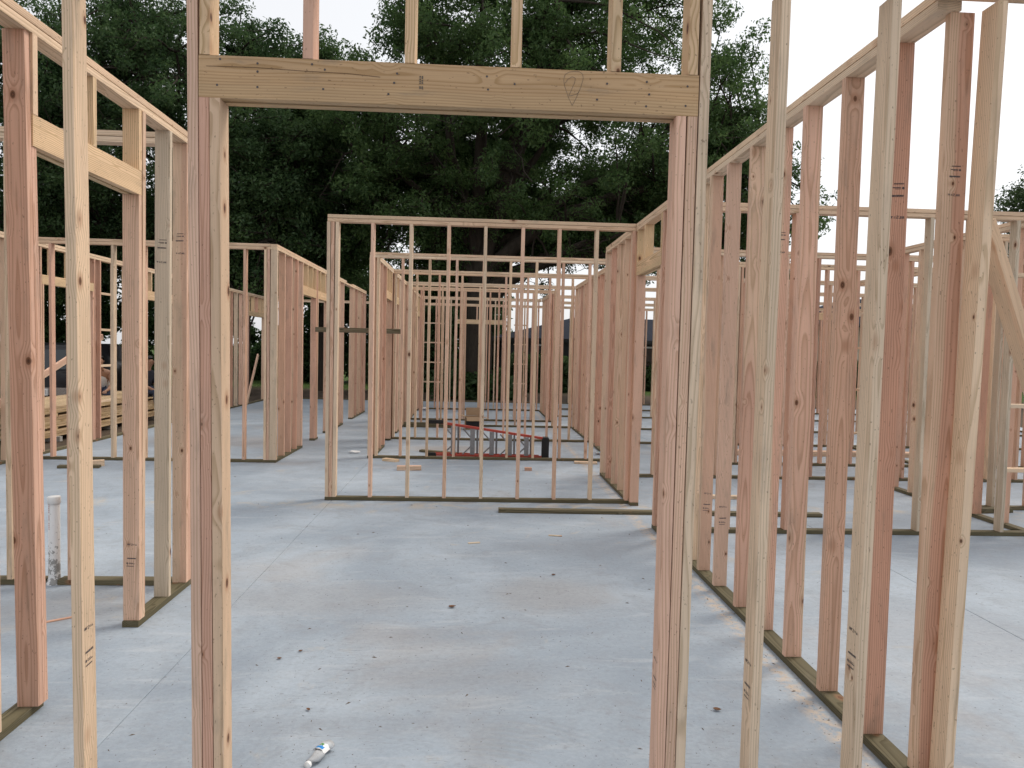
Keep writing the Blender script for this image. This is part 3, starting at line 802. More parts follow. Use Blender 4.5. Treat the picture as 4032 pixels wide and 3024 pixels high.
e = empty('metal_fence', (-30, 44, -0.12)); tag(e, 'black iron picket fence on the grass beyond the trees at left', 'fence', None, 'thing')
for i in range(13):
    bm = bmesh.new(); bx(bm, i*2.4-0.03, i*2.4+0.03, -0.03, 0.03, 0, 1.5); obj('post', bm_mesh('post', bm), M_BLACK, e)
    if i < 12:
        bm = bmesh.new(); bx(bm, i*2.4+0.03, i*2.4+2.37, -0.015, 0.015, 1.36, 1.40); bx(bm, i*2.4+0.03, i*2.4+2.37, -0.015, 0.015, 0.15, 0.19)
        obj('rail', bm_mesh('rail', bm), M_BLACK, e)
bm = bmesh.new()
for i in range(12*16): bx(bm, i*0.15+0.06, i*0.15+0.078, -0.009, 0.009, 0.08, 1.5)
o = obj('picket', bm_mesh('picket', bm), M_BLACK, e); tag(o, kind='stuff')
e = empty('white_fence', (-14, 50, -0.12)); tag(e, 'white rail fence far beyond the thin open tree', 'fence', None, 'thing')
for i in range(8):
    bm = bmesh.new(); bx(bm, i*2-0.06, i*2+0.06, -0.06, 0.06, 0, 1.25); obj('post', bm_mesh('post', bm), M_WHITE, e)
for z in (0.45, 0.95):
    bm = bmesh.new(); bx(bm, -0.1, 14.1, -0.085, -0.062, z, z+0.14); obj('rail', bm_mesh('rail', bm), M_WHITE, e)
# ================================================================== things on the slab
def loose(name, label, cat, x0, y0, x1, y1, z0, wd, th, mat, col, group=None, zr=None):
    """a loose board lying from (x0,y0) to (x1,y1): wd wide, th thick, underside at z0"""
    L = math.hypot(x1-x0, y1-y0)
    me = board_mesh(th, wd, L, mat)
    o = bpy.data.objects.new(name, me); COL.objects.link(o)
    if not me.materials: me.materials.append(MATS[mat])
    dx, dy = (x1-x0)/L, (y1-y0)/L
    # local Z along the board, local X up, local Y across
    o.matrix_world = Matrix(((0, dy, dx, x0), (0, -dx, dy, y0), (1, 0, 0, z0+th/2), (0, 0, 0, 1)))
    o.color = (*colour(col), 1)
    tag(o, label, cat, group)
    return o
loose('loose_board', 'long treated board lying on the slab in front of the centre partition', 'board', 0.27, 7.56, 3.68, 7.51, 0.0, D, T, 'T', 'T')
loose('loose_board', 'short treated board lying askew behind the stepladder', 'board', -0.86, 11.90, -0.10, 11.55, 0.0, D, T, 'T', 'T')
loose('timber', 'thick dark treated timber on the slab left of the cardboard box', 'timber', -1.49, 15.60, -0.42, 15.60, 0.0, 0.09, 0.105, 'T', 'T')
loose('wood_offcut', 'tan wood offcut lying on its side beside the first rear partition', 'offcut', -1.33, 10.92, -1.12, 10.80, 0.0, D, T, 'S', 'Y')
loose('wood_offcut', 'longer pink wood offcut with a saw cut, on the slab behind the partition', 'offcut', -1.05, 10.08, -0.72, 10.12, 0.0, D, 0.06, 'S', 'P')
loose('wood_offcut', 'small dark pink wood block on the slab, middle of the floor', 'offcut', 0.72, 10.20, 0.82, 10.20, 0.0, 0.05, 0.045, 'S', 'R')
loose('wood_offcut', 'pale flat wood offcut against the sill near the right wall', 'offcut', 1.52, 10.93, 1.86, 10.90, 0.0, 0.12, 0.03, 'S', 'W')
loose('wood_offcut', 'short treated block with a dark end, left room floor', 'offcut', -5.45, 9.86, -4.95, 9.92, 0.0, D, T, 'T', 'T')
loose('wood_offcut', 'pale offcut resting behind the treated block on the left', 'offcut', -5.12, 10.02, -4.98, 10.10, 0.0, D, 0.08, 'S', 'W')
loose('wood_offcut', 'pale offcut on the slab right of the long pink wall', 'offcut', 2.72, 8.42, 3.42, 8.38, 0.0, D, T, 'S', 'W')
loose('wood_offcut', 'treated offcut lying by the sill at the far right', 'offcut', 5.62, 7.80, 6.02, 7.86, 0.0, D, 0.05, 'T', 'T')
loose('wood_chip', 'thin brown wood sliver on the slab near the left door gap', 'wood chip', -2.53, 4.43, -2.36, 4.56, 0.0, 0.02, 0.008, 'S', 'R')
loose('wood_chip', 'small pale flat chip right of the floor centre', 'wood chip', 0.70, 6.60, 0.82, 6.58, 0.0, 0.028, 0.008, 'S', 'G')
loose('wood_chip', 'small grey chip left of the pale flat chip', 'wood chip', -0.03, 6.30, 0.07, 6.33, 0.0, 0.03, 0.008, 'S', 'G')
for i, k, nm in ((0, 0, 'front bottom'), (0, 1, 'front top'), (1, 0, 'rear bottom'), (1, 1, 'rear top')):
    loose('spare_stud', f'{nm} board of the low pink pile on the right room floor', 'board', 4.2+0.03*k+i*0.05, 12.12+0.10*i, 8.4+0.05*i, 12.15+0.10*i, k*0.041, D, T, 'S', 'P', 'pink boards piled on the right room floor')
o = loose('cross_brace', 'grey treated board nailed level between the left room wall and the partitions', 'brace', -2.82, 13.06, -1.30, 13.06, 1.925, T, 0.085, 'T', 'T')
o.color = (0.24, 0.20, 0.14, 1)
o = obj('diagonal_brace', board_mesh(T, D, 3.6, 'S'), M_STUD, None, (-6.44, 9.6, 0.58), (RAD(-71), 0, 0)); o.color = (*colour('P'), 1)
tag(o, 'tan brace slanting across the outside of the outer left wall', 'brace')
o = obj('diagonal_brace', board_mesh(T, D, 1.75, 'S'), M_STUD, None, (-6.22, 20.25, 0.0), (RAD(-38), 0, 0)); o.color = (*colour('P'), 1)
tag(o, 'steep thin brace leaning in the far left window opening', 'brace')

# -- white drain pipe with a cap
def pvc():
    s = NT('pvc_with_cement'); P = s.n('ShaderNodeTexCoord').outputs['Object']
    sx = s.n('ShaderNodeSeparateXYZ'); s.lk(P, sx.inputs[0])
    n = s.noise(P, 22, 4, 0.7); n2 = s.noise(P, 60, 2, 0.6)
    low = s.math('ADD', n, s.ramp(sx.outputs[2], 0.12, 0.30, 0.14, -0.02))
    c = s.mix(s.ramp(low, 0.60, 0.63), (0.74, 0.74, 0.74), (0.30, 0.30, 0.29))
    c = s.mix(s.ramp(n2, 0.66, 0.70, 0.0, 0.6), c, (0.20, 0.19, 0.20))
    s.bsdf(c, 0.4, n, 0.2, 0.003); return s.mat
e = empty('drain_pipe', (-2.886, 5.165, 0)); tag(e, 'white plastic drain stub with a cap, splashed with cement', 'pipe')
bm = bmesh.new(); lathe(bm, [(0.060, -0.02), (0.056, 0.012), (0.042, 0.03), (0.0375, 0.05), (0.036, 0.13), (0.036, 0.58)], 24); obj('pipe', bm_mesh('pipe', bm, True), pvc(), e)
bm = bmesh.new(); lathe(bm, [(0.0375, 0.558), (0.0415, 0.560), (0.0415, 0.602), (0.039, 0.607), (0.0, 0.608)], 24); obj('cap', bm_mesh('cap', bm, True), M_WHITE, e)
M_INK = simple('ink', (0.10, 0.085, 0.085), 0.8, var=0.7, scale=160)
M_INKR = simple('faint_red_ink', (0.42, 0.20, 0.20), 0.8, var=0.3)
bm = bmesh.new()
for i in range(14):
    if i in (5, 9): continue
    z = 0.555-0.013*i; a = RAD(-118)
    for dz in ((0.0, 0.008), ):
        c = Vector((0.0366*math.cos(a), 0.0366*math.sin(a), z)); t = Vector((-math.sin(a), math.cos(a), 0))
        w2 = 0.004
        v = [bm.verts.new(c + t*s1*w2 + Vector((0, 0, s2*0.0042))) for s1, s2 in ((-1, -1), (1, -1), (1, 1), (-1, 1))]
        bm.faces.new(v)
tag(obj('lettering', bm_mesh('lettering', bm), M_INKR, e), kind='stuff')

# -- grade stamps on the studs: four printed lines, the middle one a solid bar
def stamp_mesh(name, ink):
    bm = bmesh.new()
    def q(x0, x1, z0, z1):
        v = [bm.verts.new((x, 0, z)) for x, z in ((x0, z0), (x1, z0), (x1, z1), (x0, z1))]; bm.faces.new(v)
    # "No. 2 ▲" line
    for x in (-0.026, -0.020, -0.014): q(x, x+0.004, 0.118, 0.128)
    q(-0.009, -0.005, 0.125, 0.128)
    for r in ((-0.002, 0.007, 0.126, 0.128), (0.005, 0.007, 0.122, 0.1262), (-0.002, 0.007, 0.1205, 0.1222), (-0.002, 0.000, 0.117, 0.1207), (-0.002, 0.007, 0.1155, 0.1172)): q(*r)
    q(0.010, 0.018, 0.119, 0.121); q(0.010, 0.018, 0.1235, 0.1255)
    v = [bm.verts.new(p) for p in ((0.022, 0, 0.117), (0.031, 0, 0.117), (0.0265, 0, 0.128))]; bm.faces.new(v)
    # bar of run-together letters
    x = -0.025
    rg = random.Random(5)
    while x < 0.026:
        w_ = rg.uniform(0.002, 0.005); q(x, min(0.028, x+w_), 0.030+rg.uniform(0, 0.001), 0.0385-rg.uniform(0, 0.001)); x += w_+rg.uniform(0.0001, 0.0008)
    # roundel and two thin lines
    c = bm.verts.new((-0.023, 0, 0.003)); ring = [bm.verts.new((-0.023+0.0055*math.cos(t), 0, 0.003+0.0055*math.sin(t))) for t in [k*math.pi/5 for k in range(10)]]
    for k in range(10): bm.faces.new((c, ring[k], ring[(k+1) % 10]))
    q(-0.013, 0.012, 0.005, 0.0072); q(-0.013, 0.022, -0.001, 0.0024)
    for k in range(9): q(-0.027+k*0.0050, -0.0232+k*0.0050, -0.0175, -0.0125)
    me = bm_mesh(name, bm); me.materials.append(ink); return me
STAMP = stamp_mesh('grade_stamp', M_INK)
def parts_of(wall, names=('stud', 'king_stud', 'trimmer_stud')):
    return [o for o in wall.e.children if o.name.split('.')[0] in names]
def stamp(st, wide_face, z, flip=False, sx=1.0):
    """on the wide face turned to the camera (local -Y... for a wall along Y the wide face is local X)"""
    o = bpy.data.objects.new('grade_stamp', STAMP); COL.objects.link(o); o.parent = st; o['kind'] = 'stuff'
    th = T/2+0.0004
    sgn = wide_face
    # wide faces are local +-X; text runs along local Y
    ang = random.uniform(-0.05, 0.05); k = random.uniform(0.8, 1.08)
    o.matrix_local = Matrix(((0, sgn, 0, sgn*th), (-sgn if flip else sgn, 0, 0, 0.0), (0, 0, -1 if flip else 1, z+random.uniform(-0.08, 0.08)), (0, 0, 0, 1))) @ Matrix.Rotation(ang, 4, 'Y') @ Matrix.Diagonal((k, 1, k, 1))
    return o
def nearest(wall, a):
    ax = 1 if wall.axis == 'y' else 0
    base = wall.oy if ax else wall.ox
    return min(parts_of(wall), key=lambda o: abs(o.location[ax]+base-a-T/2))
# walls along Y: the face towards the camera (-Y) is local -X after the quarter turn
for a, z, fl in ((4.374, 0.32, False), (4.79, 2.35, True), (5.079, 2.40, True)): stamp(nearest(LEFT, a), -1, z, fl)
for a, z, fl in ((2.775, 2.35, True), (3.066, 2.33, True), (4.262, 2.34, True), (5.085, 0.52, False), (5.455, 0.50, False)): stamp(nearest(RIGHT, a), -1, z, fl)
stamp(nearest(FRONT, -1.448), 1, 0.42); stamp(nearest(FRONT, 0.7125), -1, 0.40); stamp(nearest(FRONT, 1.071), -1, 0.40); stamp(nearest(FRONT, 1.480), -1, 0.42)

# -- the front header: nail heads, mill stamp and a pencilled 2 inside a shield
hp = min(FRONT_HEADER.children, key=lambda o: o.location.y)
def strokes(lines, wdt):
    bm = bmesh.new()
    for ln in lines:
        for (x0, z0), (x1, z1) in zip(ln[:-1], ln[1:]):
            d = Vector((x1-x0, 0, z1-z0)); 
            if d.length < 1e-6: continue
            n_ = Vector((-d.z, 0, d.x)).normalized()*wdt/2
            v = [bm.verts.new((p[0]+q.x, 0, p[1]+q.z)) for p, q in (((x0, z0), -n_), ((x1, z1), -n_), ((x1, z1), n_), ((x0, z0), n_))]
            bm.faces.new(v)
    return bm
def on_header(name, bm, mat, x, z):
    o = obj(name, bm_mesh(name, bm), mat); o.parent = hp
    bpy.context.view_layer.update()
    o.matrix_world = Matrix.Translation((x, 2.6795, z)); o['kind'] = 'stuff'
    return o
bpy.context.view_layer.update()
M_PENCIL = simple('pencil', (0.16, 0.13, 0.10), 0.9, var=0.3)
sh = [(-0.037, 0.040), (-0.033, 0.052), (-0.020, 0.060), (0.0, 0.064), (0.018, 0.063), (0.030, 0.055), (0.033, 0.040), (0.024, 0.006), (0.010, -0.028), (-0.005, -0.058), (-0.020, -0.028), (-0.034, 0.010), (-0.038, 0.030), (-0.037, 0.040)]
two = [(-0.032, 0.022), (-0.022, 0.036), (-0.008, 0.044), (0.004, 0.040), (0.002, 0.024), (-0.008, 0.0), (-0.018, -0.024), (-0.006, -0.022), (0.010, -0.016), (0.018, -0.010)]
on_header('pencil_mark', strokes([sh, two], 0.0013), M_PENCIL, 0.335, 2.635)
g1 = [[(0, 0.0), (0, 0.004)], [(0, 0.006), (0, 0.011)], [(0, 0.013), (0, 0.019)], [(0, 0.022), (0, 0.028)], [(0.008, 0.0), (0.008, 0.007)], [(0.008, 0.009), (0.008, 0.014)], [(0.008, 0.017), (0.008, 0.028)], [(0, -0.018), (0, -0.008)], [(0.008, -0.018), (0.008, -0.008)]]
on_header('mill_stamp', strokes(g1, 0.0055), M_PENCIL, -0.218, 2.632)
bm = bmesh.new()
for x, z in ((-0.79, 2.68), (-0.79, 2.652), (-0.79, 2.598), (-0.60, 2.685), (-0.555, 2.668), (-0.56, 2.60), (-0.30, 2.665), (-0.31, 2.632), (-0.33, 2.592), (0.02, 2.668), (0.025, 2.622), (0.12, 2.645), (0.455, 2.660), (0.42, 2.602), (0.60, 2.672), (0.61, 2.628), (0.60, 2.585), (0.75, 2.662), (0.745, 2.592), (-0.92, 2.69), (-0.93, 2.60)):
    ring = [bm.verts.new((x+0.0042*math.cos(t), 0, z+0.0042*math.sin(t))) for t in [k*math.pi/4 for k in range(8)]]; bm.faces.new(ring)
on_header('nail_heads', bm, M_INK, 0, 0)
on_header('drying_check', strokes([[(-0.968, 2.664), (-0.80, 2.6655), (-0.62, 2.660), (-0.47, 2.6575), (-0.36, 2.650)]], 0.0016), simple('dark_check', (0.10, 0.06, 0.035), 0.9), 0, 0)

# -- stepladder lying on its side
M_FIBRE = simple('red_fibreglass', (0.42, 0.065, 0.045), 0.55, var=0.3)
M_ALU = simple('dull_aluminium', (0.27, 0.27, 0.28), 0.45, 0.5, var=0.3, scale=30)
M_RUB = simple('black_plastic', (0.012, 0.012, 0.013), 0.6, var=0.3)
e = empty('stepladder', (-0.68, 11.40, 0), RAD(-3)); tag(e, 'red fibreglass stepladder lying on its side beyond the first rear partition', 'ladder')
def rail(name, p0, p1, w_, h_, mat):
    bm = bmesh.new(); d = Vector(p1)-Vector(p0); L = d.length
    bx(bm, -w_/2, w_/2, -h_/2, h_/2, 0, L)
    o = obj(name, bm_mesh(name, bm), mat, e, p0); o.rotation_euler = d.to_track_quat('Z', 'Y').to_euler(); return o
rail('side_rail', (0.0, 0.0, 0.032), (1.82, 0.0, 0.032), 0.05, 0.03, M_FIBRE)
rail('side_rail', (0.08, 0.0, 0.545), (1.75, 0.0, 0.325), 0.06, 0.034, M_FIBRE)
rail('rear_rail', (0.06, 0.16, 0.03), (1.70, 0.10, 0.035), 0.03, 0.03, M_FIBRE)
rail('rear_rail', (0.10, 0.16, 0.52), (1.70, 0.10, 0.32), 0.03, 0.03, M_FIBRE)
for i, x in enumerate((0.36, 0.66, 0.96, 1.24, 1.50)):
    zt = 0.545-(x-0.08)*0.132
    bm = bmesh.new(); bx(bm, x-0.035, x+0.035, -0.032, -0.026, 0.05, zt-0.02); bx(bm, x-0.035, x-0.029, -0.0255, 0.03, 0.05, zt-0.02); bx(bm, x+0.029, x+0.035, -0.0255, 0.03, 0.05, zt-0.02)
    s_ = obj('step', bm_mesh('step', bm), M_ALU, e)
    bm = bmesh.new(); bx(bm, x+0.055, x+0.085, 0.10, 0.13, 0.05, zt-0.02); obj('rear_bar', bm_mesh('rear_bar', bm), M_ALU, e)
    for sg, z0, z1 in ((1, 0.05, 0.17), (-1, zt-0.02, zt-0.15)):
        bm = bmesh.new(); tube(bm, [(x-0.15, -0.02, z0), (x-0.03, -0.02, z1)], 0.011, 6); obj('knee_brace', bm_mesh('knee_brace', bm), M_ALU, s_)
bm = bmesh.new(); bx(bm, 1.74, 1.85, -0.06, 0.16, 0.0, 0.335); bmesh.ops.bevel(bm, geom=bm.edges[:], offset=0.012, segments=2, affect='EDGES'); obj('top_cap', bm_mesh('top_cap', bm), M_RUB, e)
for z in (0.035, 0.548):
    bm = bmesh.new(); bx(bm, -0.05, 0.26 if z > 0.1 else 0.1, -0.045, 0.045, z-0.03, z+0.025); bmesh.ops.bevel(bm, geom=bm.edges[:], offset=0.01, segments=2, affect='EDGES'); obj('foot', bm_mesh('foot', bm), M_RUB, e)

# -- open cardboard box
M_CARD = simple('cardboard', (0.36, 0.25, 0.155), 0.85, var=0.12, scale=20)
e = empty('cardboard_box', (-0.02, 15.42, 0), RAD(6)); tag(e, 'open cardboard box with its flaps up, black printed sides', 'box')
bm = bmesh.new(); w_, d_, h_ = 0.34, 0.30, 0.27
for a in ((-w_/2, w_/2, -d_/2, -d_/2+0.005), (-w_/2, w_/2, d_/2-0.005, d_/2), (-w_/2, -w_/2+0.005, -d_/2+0.006, d_/2-0.006), (w_/2-0.005, w_/2, -d_/2+0.006, d_/2-0.006)): bx(bm, *a, 0, h_)
bx(bm, -w_/2+0.006, w_/2-0.006, -d_/2+0.006, d_/2-0.006, 0.001, 0.006)
obj('body', bm_mesh('body', bm), M_CARD, e)
bm = bmesh.new(); bx(bm, -w_/2-0.002, w_/2+0.002, -d_/2-0.004, -d_/2-0.001, 0.03, h_-0.02); obj('printed_panel', bm_mesh('printed_panel', bm), M_RUB, e)
def flap(loc, rot, a, b):
    bm = bmesh.new(); bx(bm, -a/2, a/2, -0.0025, 0.0025, 0, b); obj('flap', bm_mesh('flap', bm), M_CARD, e, loc, rot)
flap((0.02, d_/2, h_+0.003), (RAD(-12), 0, 0), w_*0.95, 0.17)
flap((w_/2+0.004, 0, h_+0.003), (RAD(-110), 0, RAD(-90)), d_*0.95, 0.17)
flap((-w_/2-0.004, 0, h_+0.003), (RAD(-75), 0, RAD(90)), d_*0.95, 0.17)
flap((0, -d_/2-0.006, h_+0.003), (RAD(150), 0, 0), w_*0.95, 0.10)

# -- crushed plastic bottle in the foreground, a second one far back, litter
def clear_plastic():
    s = NT('clear_plastic'); P = s.n('ShaderNodeTexCoord').outputs['Object']
    n = s.noise(P, 45, 4, 0.7)
    p = s.bsdf((0.90, 0.92, 0.94), 0.25, n, 0.9, 0.004, spec=0.6); p.inputs['Transmission Weight'].default_value = 0.55; p.inputs['IOR'].default_value = 1.2
    return s.mat
M_CLEAR = clear_plastic()
M_BLUE = simple('label_blue', (0.02, 0.24, 0.62), 0.35); M_GREEN = simple('label_green', (0.06, 0.26, 0.04), 0.35)
def bottle(label, loc, rz, seed, s=1.0):
    rg = random.Random(seed)
    e = empty('plastic_bottle', loc, rz); tag(e, label, 'bottle'); e.scale = (s, s, s)
    prof = [(0.0, 0.0), (0.026, 0.002), (0.030, 0.02), (0.027, 0.045), (0.030, 0.07), (0.025, 0.095), (0.029, 0.115), (0.020, 0.145), (0.013, 0.16), (0.012, 0.172)]
    bm = bmesh.new(); lathe(bm, prof, 16)
    for v in bm.verts:
        k = 1 + 0.28*math.sin(v.co.z*90+seed)*math.cos(math.atan2(v.co.y, v.co.x)*2+seed)
        v.co.x *= k; v.co.y *= k*0.8
        v.co.x += 0.012*math.sin(v.co.z*38+seed)
    bmesh.ops.rotate(bm, verts=bm.verts, cent=(0, 0, 0), matrix=Matrix.Rotation(RAD(90), 3, 'X'))
    lo = min(v.co.z for v in bm.verts)
    bmesh.ops.translate(bm, verts=bm.verts, vec=(0, 0, -lo+0.001)); cz = -lo
    obj('body', bm_mesh('body', bm, True), M_CLEAR, e)
    bm = bmesh.new(); lathe(bm, [(0.0, 0), (0.0155, 0.0), (0.0165, 0.003), (0.0165, 0.016), (0.014, 0.0165)], 18); bmesh.ops.rotate(bm, verts=bm.verts, cent=(0, 0, 0), matrix=Matrix.Rotation(RAD(-90), 3, 'X'))
    obj('cap', bm_mesh('cap', bm, True), M_WHITE, e, (0.002, -0.188, 0.018))
    for mm, y0, y1, a0, a1, nm in ((M_WHITE, -0.098, -0.048, 10, 165, 'label_wrap'), (M_BLUE, -0.092, -0.072, 55, 150, 'label_print'), (M_GREEN, -0.066, -0.052, 80, 140, 'label_print')):
        bm = bmesh.new(); R_ = 0.0335 if mm is M_WHITE else 0.0343
        row = []
        for k in range(8):
            a = RAD(a0+(a1-a0)*k/7); w1 = 0.002*math.sin(k*2.1+seed)
            row.append((bm.verts.new((R_*math.cos(a), y0+w1, cz+R_*0.82*math.sin(a))), bm.verts.new((R_*math.cos(a), y1+w1*2, cz+R_*0.82*math.sin(a)))))
        for k in range(7): bm.faces.new((row[k][0], row[k+1][0], row[k+1][1], row[k][1]))
        obj(nm, bm_mesh(nm, bm, True), mm, e)
bottle('crushed clear plastic bottle with a blue and green label, floor front left', (-0.575, 3.03, 0), RAD(-24), 3, 0.85)
bottle('tiny clear bottle by the right wall behind the centre partition', (2.0, 11.9, 0), RAD(70), 6)
M_PAPER = simple('white_paper', (0.75, 0.75, 0.75), 0.7, var=0.05)
def crumple(name, label, cat, loc, sx, sy, sz, mat, seed):
    bm = bmesh.new(); bmesh.ops.create_icosphere(bm, subdivisions=2, radius=1.0); rg = random.Random(seed)
    for v in bm.verts:
        k = rg.uniform(0.65, 1.05); v.co = Vector((v.co.x*sx*k, v.co.y*sy*k, max(-0.98, v.co.z)*sz*k))
    lo = min(v.co.z for v in bm.verts); bmesh.ops.translate(bm, verts=bm.verts, vec=(0, 0, -lo))
    tag(obj(name, bm_mesh(name, bm), mat, None, loc), label, cat)
crumple('paper_scrap', 'scrap of white paper on the slab left of the partitions', 'paper', (-1.88, 11.62, 0.0), 0.10, 0.05, 0.025, M_PAPER, 3)
crumple('paper_scrap', 'white and blue crumpled wrapper far down the corridor wall', 'wrapper', (-1.34, 19.9, 0.0), 0.10, 0.08, 0.05, M_PAPER, 4)
crumple('plastic_bag', 'white crumpled bag by the sill at the far left', 'bag', (-6.02, 10.25, 0.0), 0.13, 0.13, 0.16, M_PAPER, 5)
# orange container behind the back wall
M_ORANGE = simple('orange_plastic', (0.62, 0.10, 0.02), 0.5)
e = empty('plastic_bucket', (-0.78, 26.6, -0.12)); tag(e, 'orange container standing on the dirt left of the oak trunk', 'container')
bm = bmesh.new(); lathe(bm, [(0.14, 0.0), (0.145, 0.02), (0.165, 0.36), (0.175, 0.365), (0.175, 0.385), (0.15, 0.386), (0.13, 0.05)], 18); obj('body', bm_mesh('body', bm, True), M_ORANGE, e)
bm = bmesh.new(); tube(bm, [(0.17*math.cos(t), 0, 0.33+0.12*math.sin(t)) for t in [k*math.pi/8 for k in range(9)]], 0.006, 6); obj('handle', bm_mesh('handle', bm), M_BLACK, e)

# -- lumber stack outside the outer left wall
e = empty('lumber_stack', (-8.75, 12.9, -0.12)); tag(e, 'long stack of sawn lumber on dirt outside the outer left wall', 'lumber stack')
def stack_layer(z, n, L, y0):
    for i in range(n):
        o = obj('board', board_mesh(T, 0.14, L, 'P'), M_PINE, e); o.color = (*[v*0.72 for v in colour('Y')], 1)
        o.location = (i*0.1425+random.uniform(-0.002, 0.002), y0+random.uniform(-0.05, 0.05), z); o.rotation_euler = (RAD(-90), 0, 0)
        o.rotation_mode = 'XYZ'
        o.matrix_local = Matrix(((0, 1, 0, o.location.x), (0, 0, 1, o.location.y), (1, 0, 0, z+T/2), (0, 0, 0, 1)))
z = 0.09
for L_ in range(11):
    if L_ in (3, 8): z += 0.045
    stack_layer(z, 10, 4.9, 0.0); z += 0.0405
for k, (zz, yy) in enumerate([(0.0, 0.4), (0.0, 2.4), (0.0, 4.4)]):
    bm = bmesh.new(); bx(bm, -0.1, 1.42, yy, yy+0.09, zz, zz+0.088); obj('bearer', bm_mesh('bearer', bm), M_TREAT, e)
for zz in (0.2125, 0.460):
    for yy in (0.35, 2.4, 4.45):
        bm = bmesh.new(); bx(bm, -0.06, 1.38, yy, yy+0.08, zz, zz+0.0435); s_ = obj('sticker', bm_mesh('sticker', bm), M_PINE, e); s_.color = (*PINE[0], 1)
STACK_TOP = z-0.12

# -- two workers sitting on the stack
M_SKIN = simple('skin', (0.30, 0.165, 0.105), 0.55, var=0.08); M_HAIR = simple('black_hair', (0.012, 0.010, 0.009), 0.6)
M_NAVY = simple('navy_cloth', (0.014, 0.016, 0.026), 0.9); M_TANK = simple('white_cloth', (0.68, 0.68, 0.68), 0.9); M_JEANS = simple('jeans', (0.03, 0.04, 0.07), 0.9)
def person(label, loc, rz, shirt, sleeves, lean=0.10):
    """a seated figure: hips at local origin, facing local -Y; one skinned body, clothing and hair on it"""
    e = empty('person', loc, rz); tag(e, label, 'person')
    def skin(name, verts, edges, rads, mat, root=0, parent=e, sub=2):
        me = bpy.data.meshes.new(name); me.from_pydata(verts, edges, [])
        o = obj(name, me, mat, parent)
        md = o.modifiers.new('skin', 'SKIN'); md.use_smooth_shade = True
        for i, r in enumerate(rads):
            sv = me.skin_vertices[0].data[i]; sv.radius = r if isinstance(r, tuple) else (r, r); sv.use_root = (i == root)
        s_ = o.modifiers.new('sub', 'SUBSURF'); s_.levels = sub; s_.render_levels = sub
        return o
    l = -lean
    V_ = [(0, 0, 0.10), (0, l*0.4, 0.28), (0, l*0.9, 0.46), (0, l*1.2, 0.56), (0, l*1.5, 0.64), (0, l*1.7-0.01, 0.74), (0, l*1.8-0.015, 0.82),
          (0.17, l, 0.50), (0.22, l-0.05, 0.25), (0.16, l-0.26, 0.14), (0.12, l-0.36, 0.12),
          (-0.17, l, 0.50), (-0.22, l-0.05, 0.25), (-0.16, l-0.26, 0.14), (-0.12, l-0.36, 0.12),
          (0.10, -0.04, 0.09), (0.13, -0.42, 0.10), (0.13, -0.46, -0.33), (0.13, -0.56, -0.37),
          (-0.10, -0.04, 0.09), (-0.13, -0.42, 0.10), (-0.13, -0.46, -0.33), (-0.13, -0.56, -0.37)]
    E_ = [(0, 1), (1, 2), (2, 3), (3, 4), (4, 5), (5, 6), (2, 7), (7, 8), (8, 9), (9, 10), (2, 11), (11, 12), (12, 13), (13, 14), (0, 15), (15, 16), (16, 17), (17, 18), (0, 19), (19, 20), (20, 21), (21, 22)]
    R_ = [(0.15, 0.11), (0.145, 0.10), (0.155, 0.105), 0.07, 0.055, (0.075, 0.09), (0.068, 0.08), 0.06, 0.043, 0.032, 0.025, 0.06, 0.043, 0.032, 0.025, 0.085, 0.065, 0.045, 0.035, 0.085, 0.065, 0.045, 0.035]
    body = skin('body', V_, E_, R_, M_SKIN)
    n = 7 if not sleeves else None
    tv = V_[:4] + [V_[7], V_[11]] + ([V_[8], V_[12]] if sleeves else [])
    te = [(0, 1), (1, 2), (2, 3), (2, 4), (2, 5)] + ([(4, 6), (5, 7)] if sleeves else [])
    tr_ = [(0.170, 0.128), (0.162, 0.118), (0.172, 0.122), 0.072] + [0.072 if sleeves else 0.05]*2 + ([0.058]*2 if sleeves else [])
    skin('shirt', tv, te, tr_, shirt)
    pv = [V_[0], V_[15], V_[16], V_[17], V_[19], V_[20], V_[21]]
    skin('trousers', pv, [(0, 1), (1, 2), (2, 3), (0, 4), (4, 5), (5, 6)], [(0.165, 0.125), 0.095, 0.078, 0.06, 0.095, 0.078, 0.06], M_JEANS)
    hx, hy, hz = V_[5]
    bm = bmesh.new(); bmesh.ops.create_icosphere(bm, subdivisions=3, radius=1.0)
    for v in list(bm.verts):
        v.co = Vector((v.co.x*0.088, v.co.y*0.104, v.co.z*0.108))
    bmesh.ops.delete(bm, geom=[v for v in bm.verts if v.co.z < 0.012-0.55*v.co.y*0.9 and v.co.y < 0.03 or v.co.z < -0.05], context='VERTS')
    obj('hair', bm_mesh('hair', bm, True), M_HAIR, e, (hx, hy+0.008, hz+0.045))
    bm = bmesh.new()
    bmesh.ops.create_cone(bm, segments=8, radius1=0.018, radius2=0.006, depth=0.05, cap_ends=True, matrix=Matrix.Translation((hx, hy-0.092, hz+0.012)) @ Matrix.Rotation(RAD(70), 4, 'X'))
    for sg in (-1, 1):
        bmesh.ops.create_icosphere(bm, subdivisions=1, radius=0.022, matrix=Matrix.Translation((hx+sg*0.076, hy+0.012, hz+0.012)) @ Matrix.Diagonal((0.4, 0.8, 1.3, 1)))
    obj('nose_and_ears', bm_mesh('features', bm, True), M_SKIN, e)
    for sg in (-1, 1):
        bm = bmesh.new(); bmesh.ops.create_icosphere(bm, subdivisions=1, radius=0.010); obj('eye', bm_mesh('eye', bm, True), M_HAIR, e, (hx+sg*0.03, hy-0.083, hz+0.035))
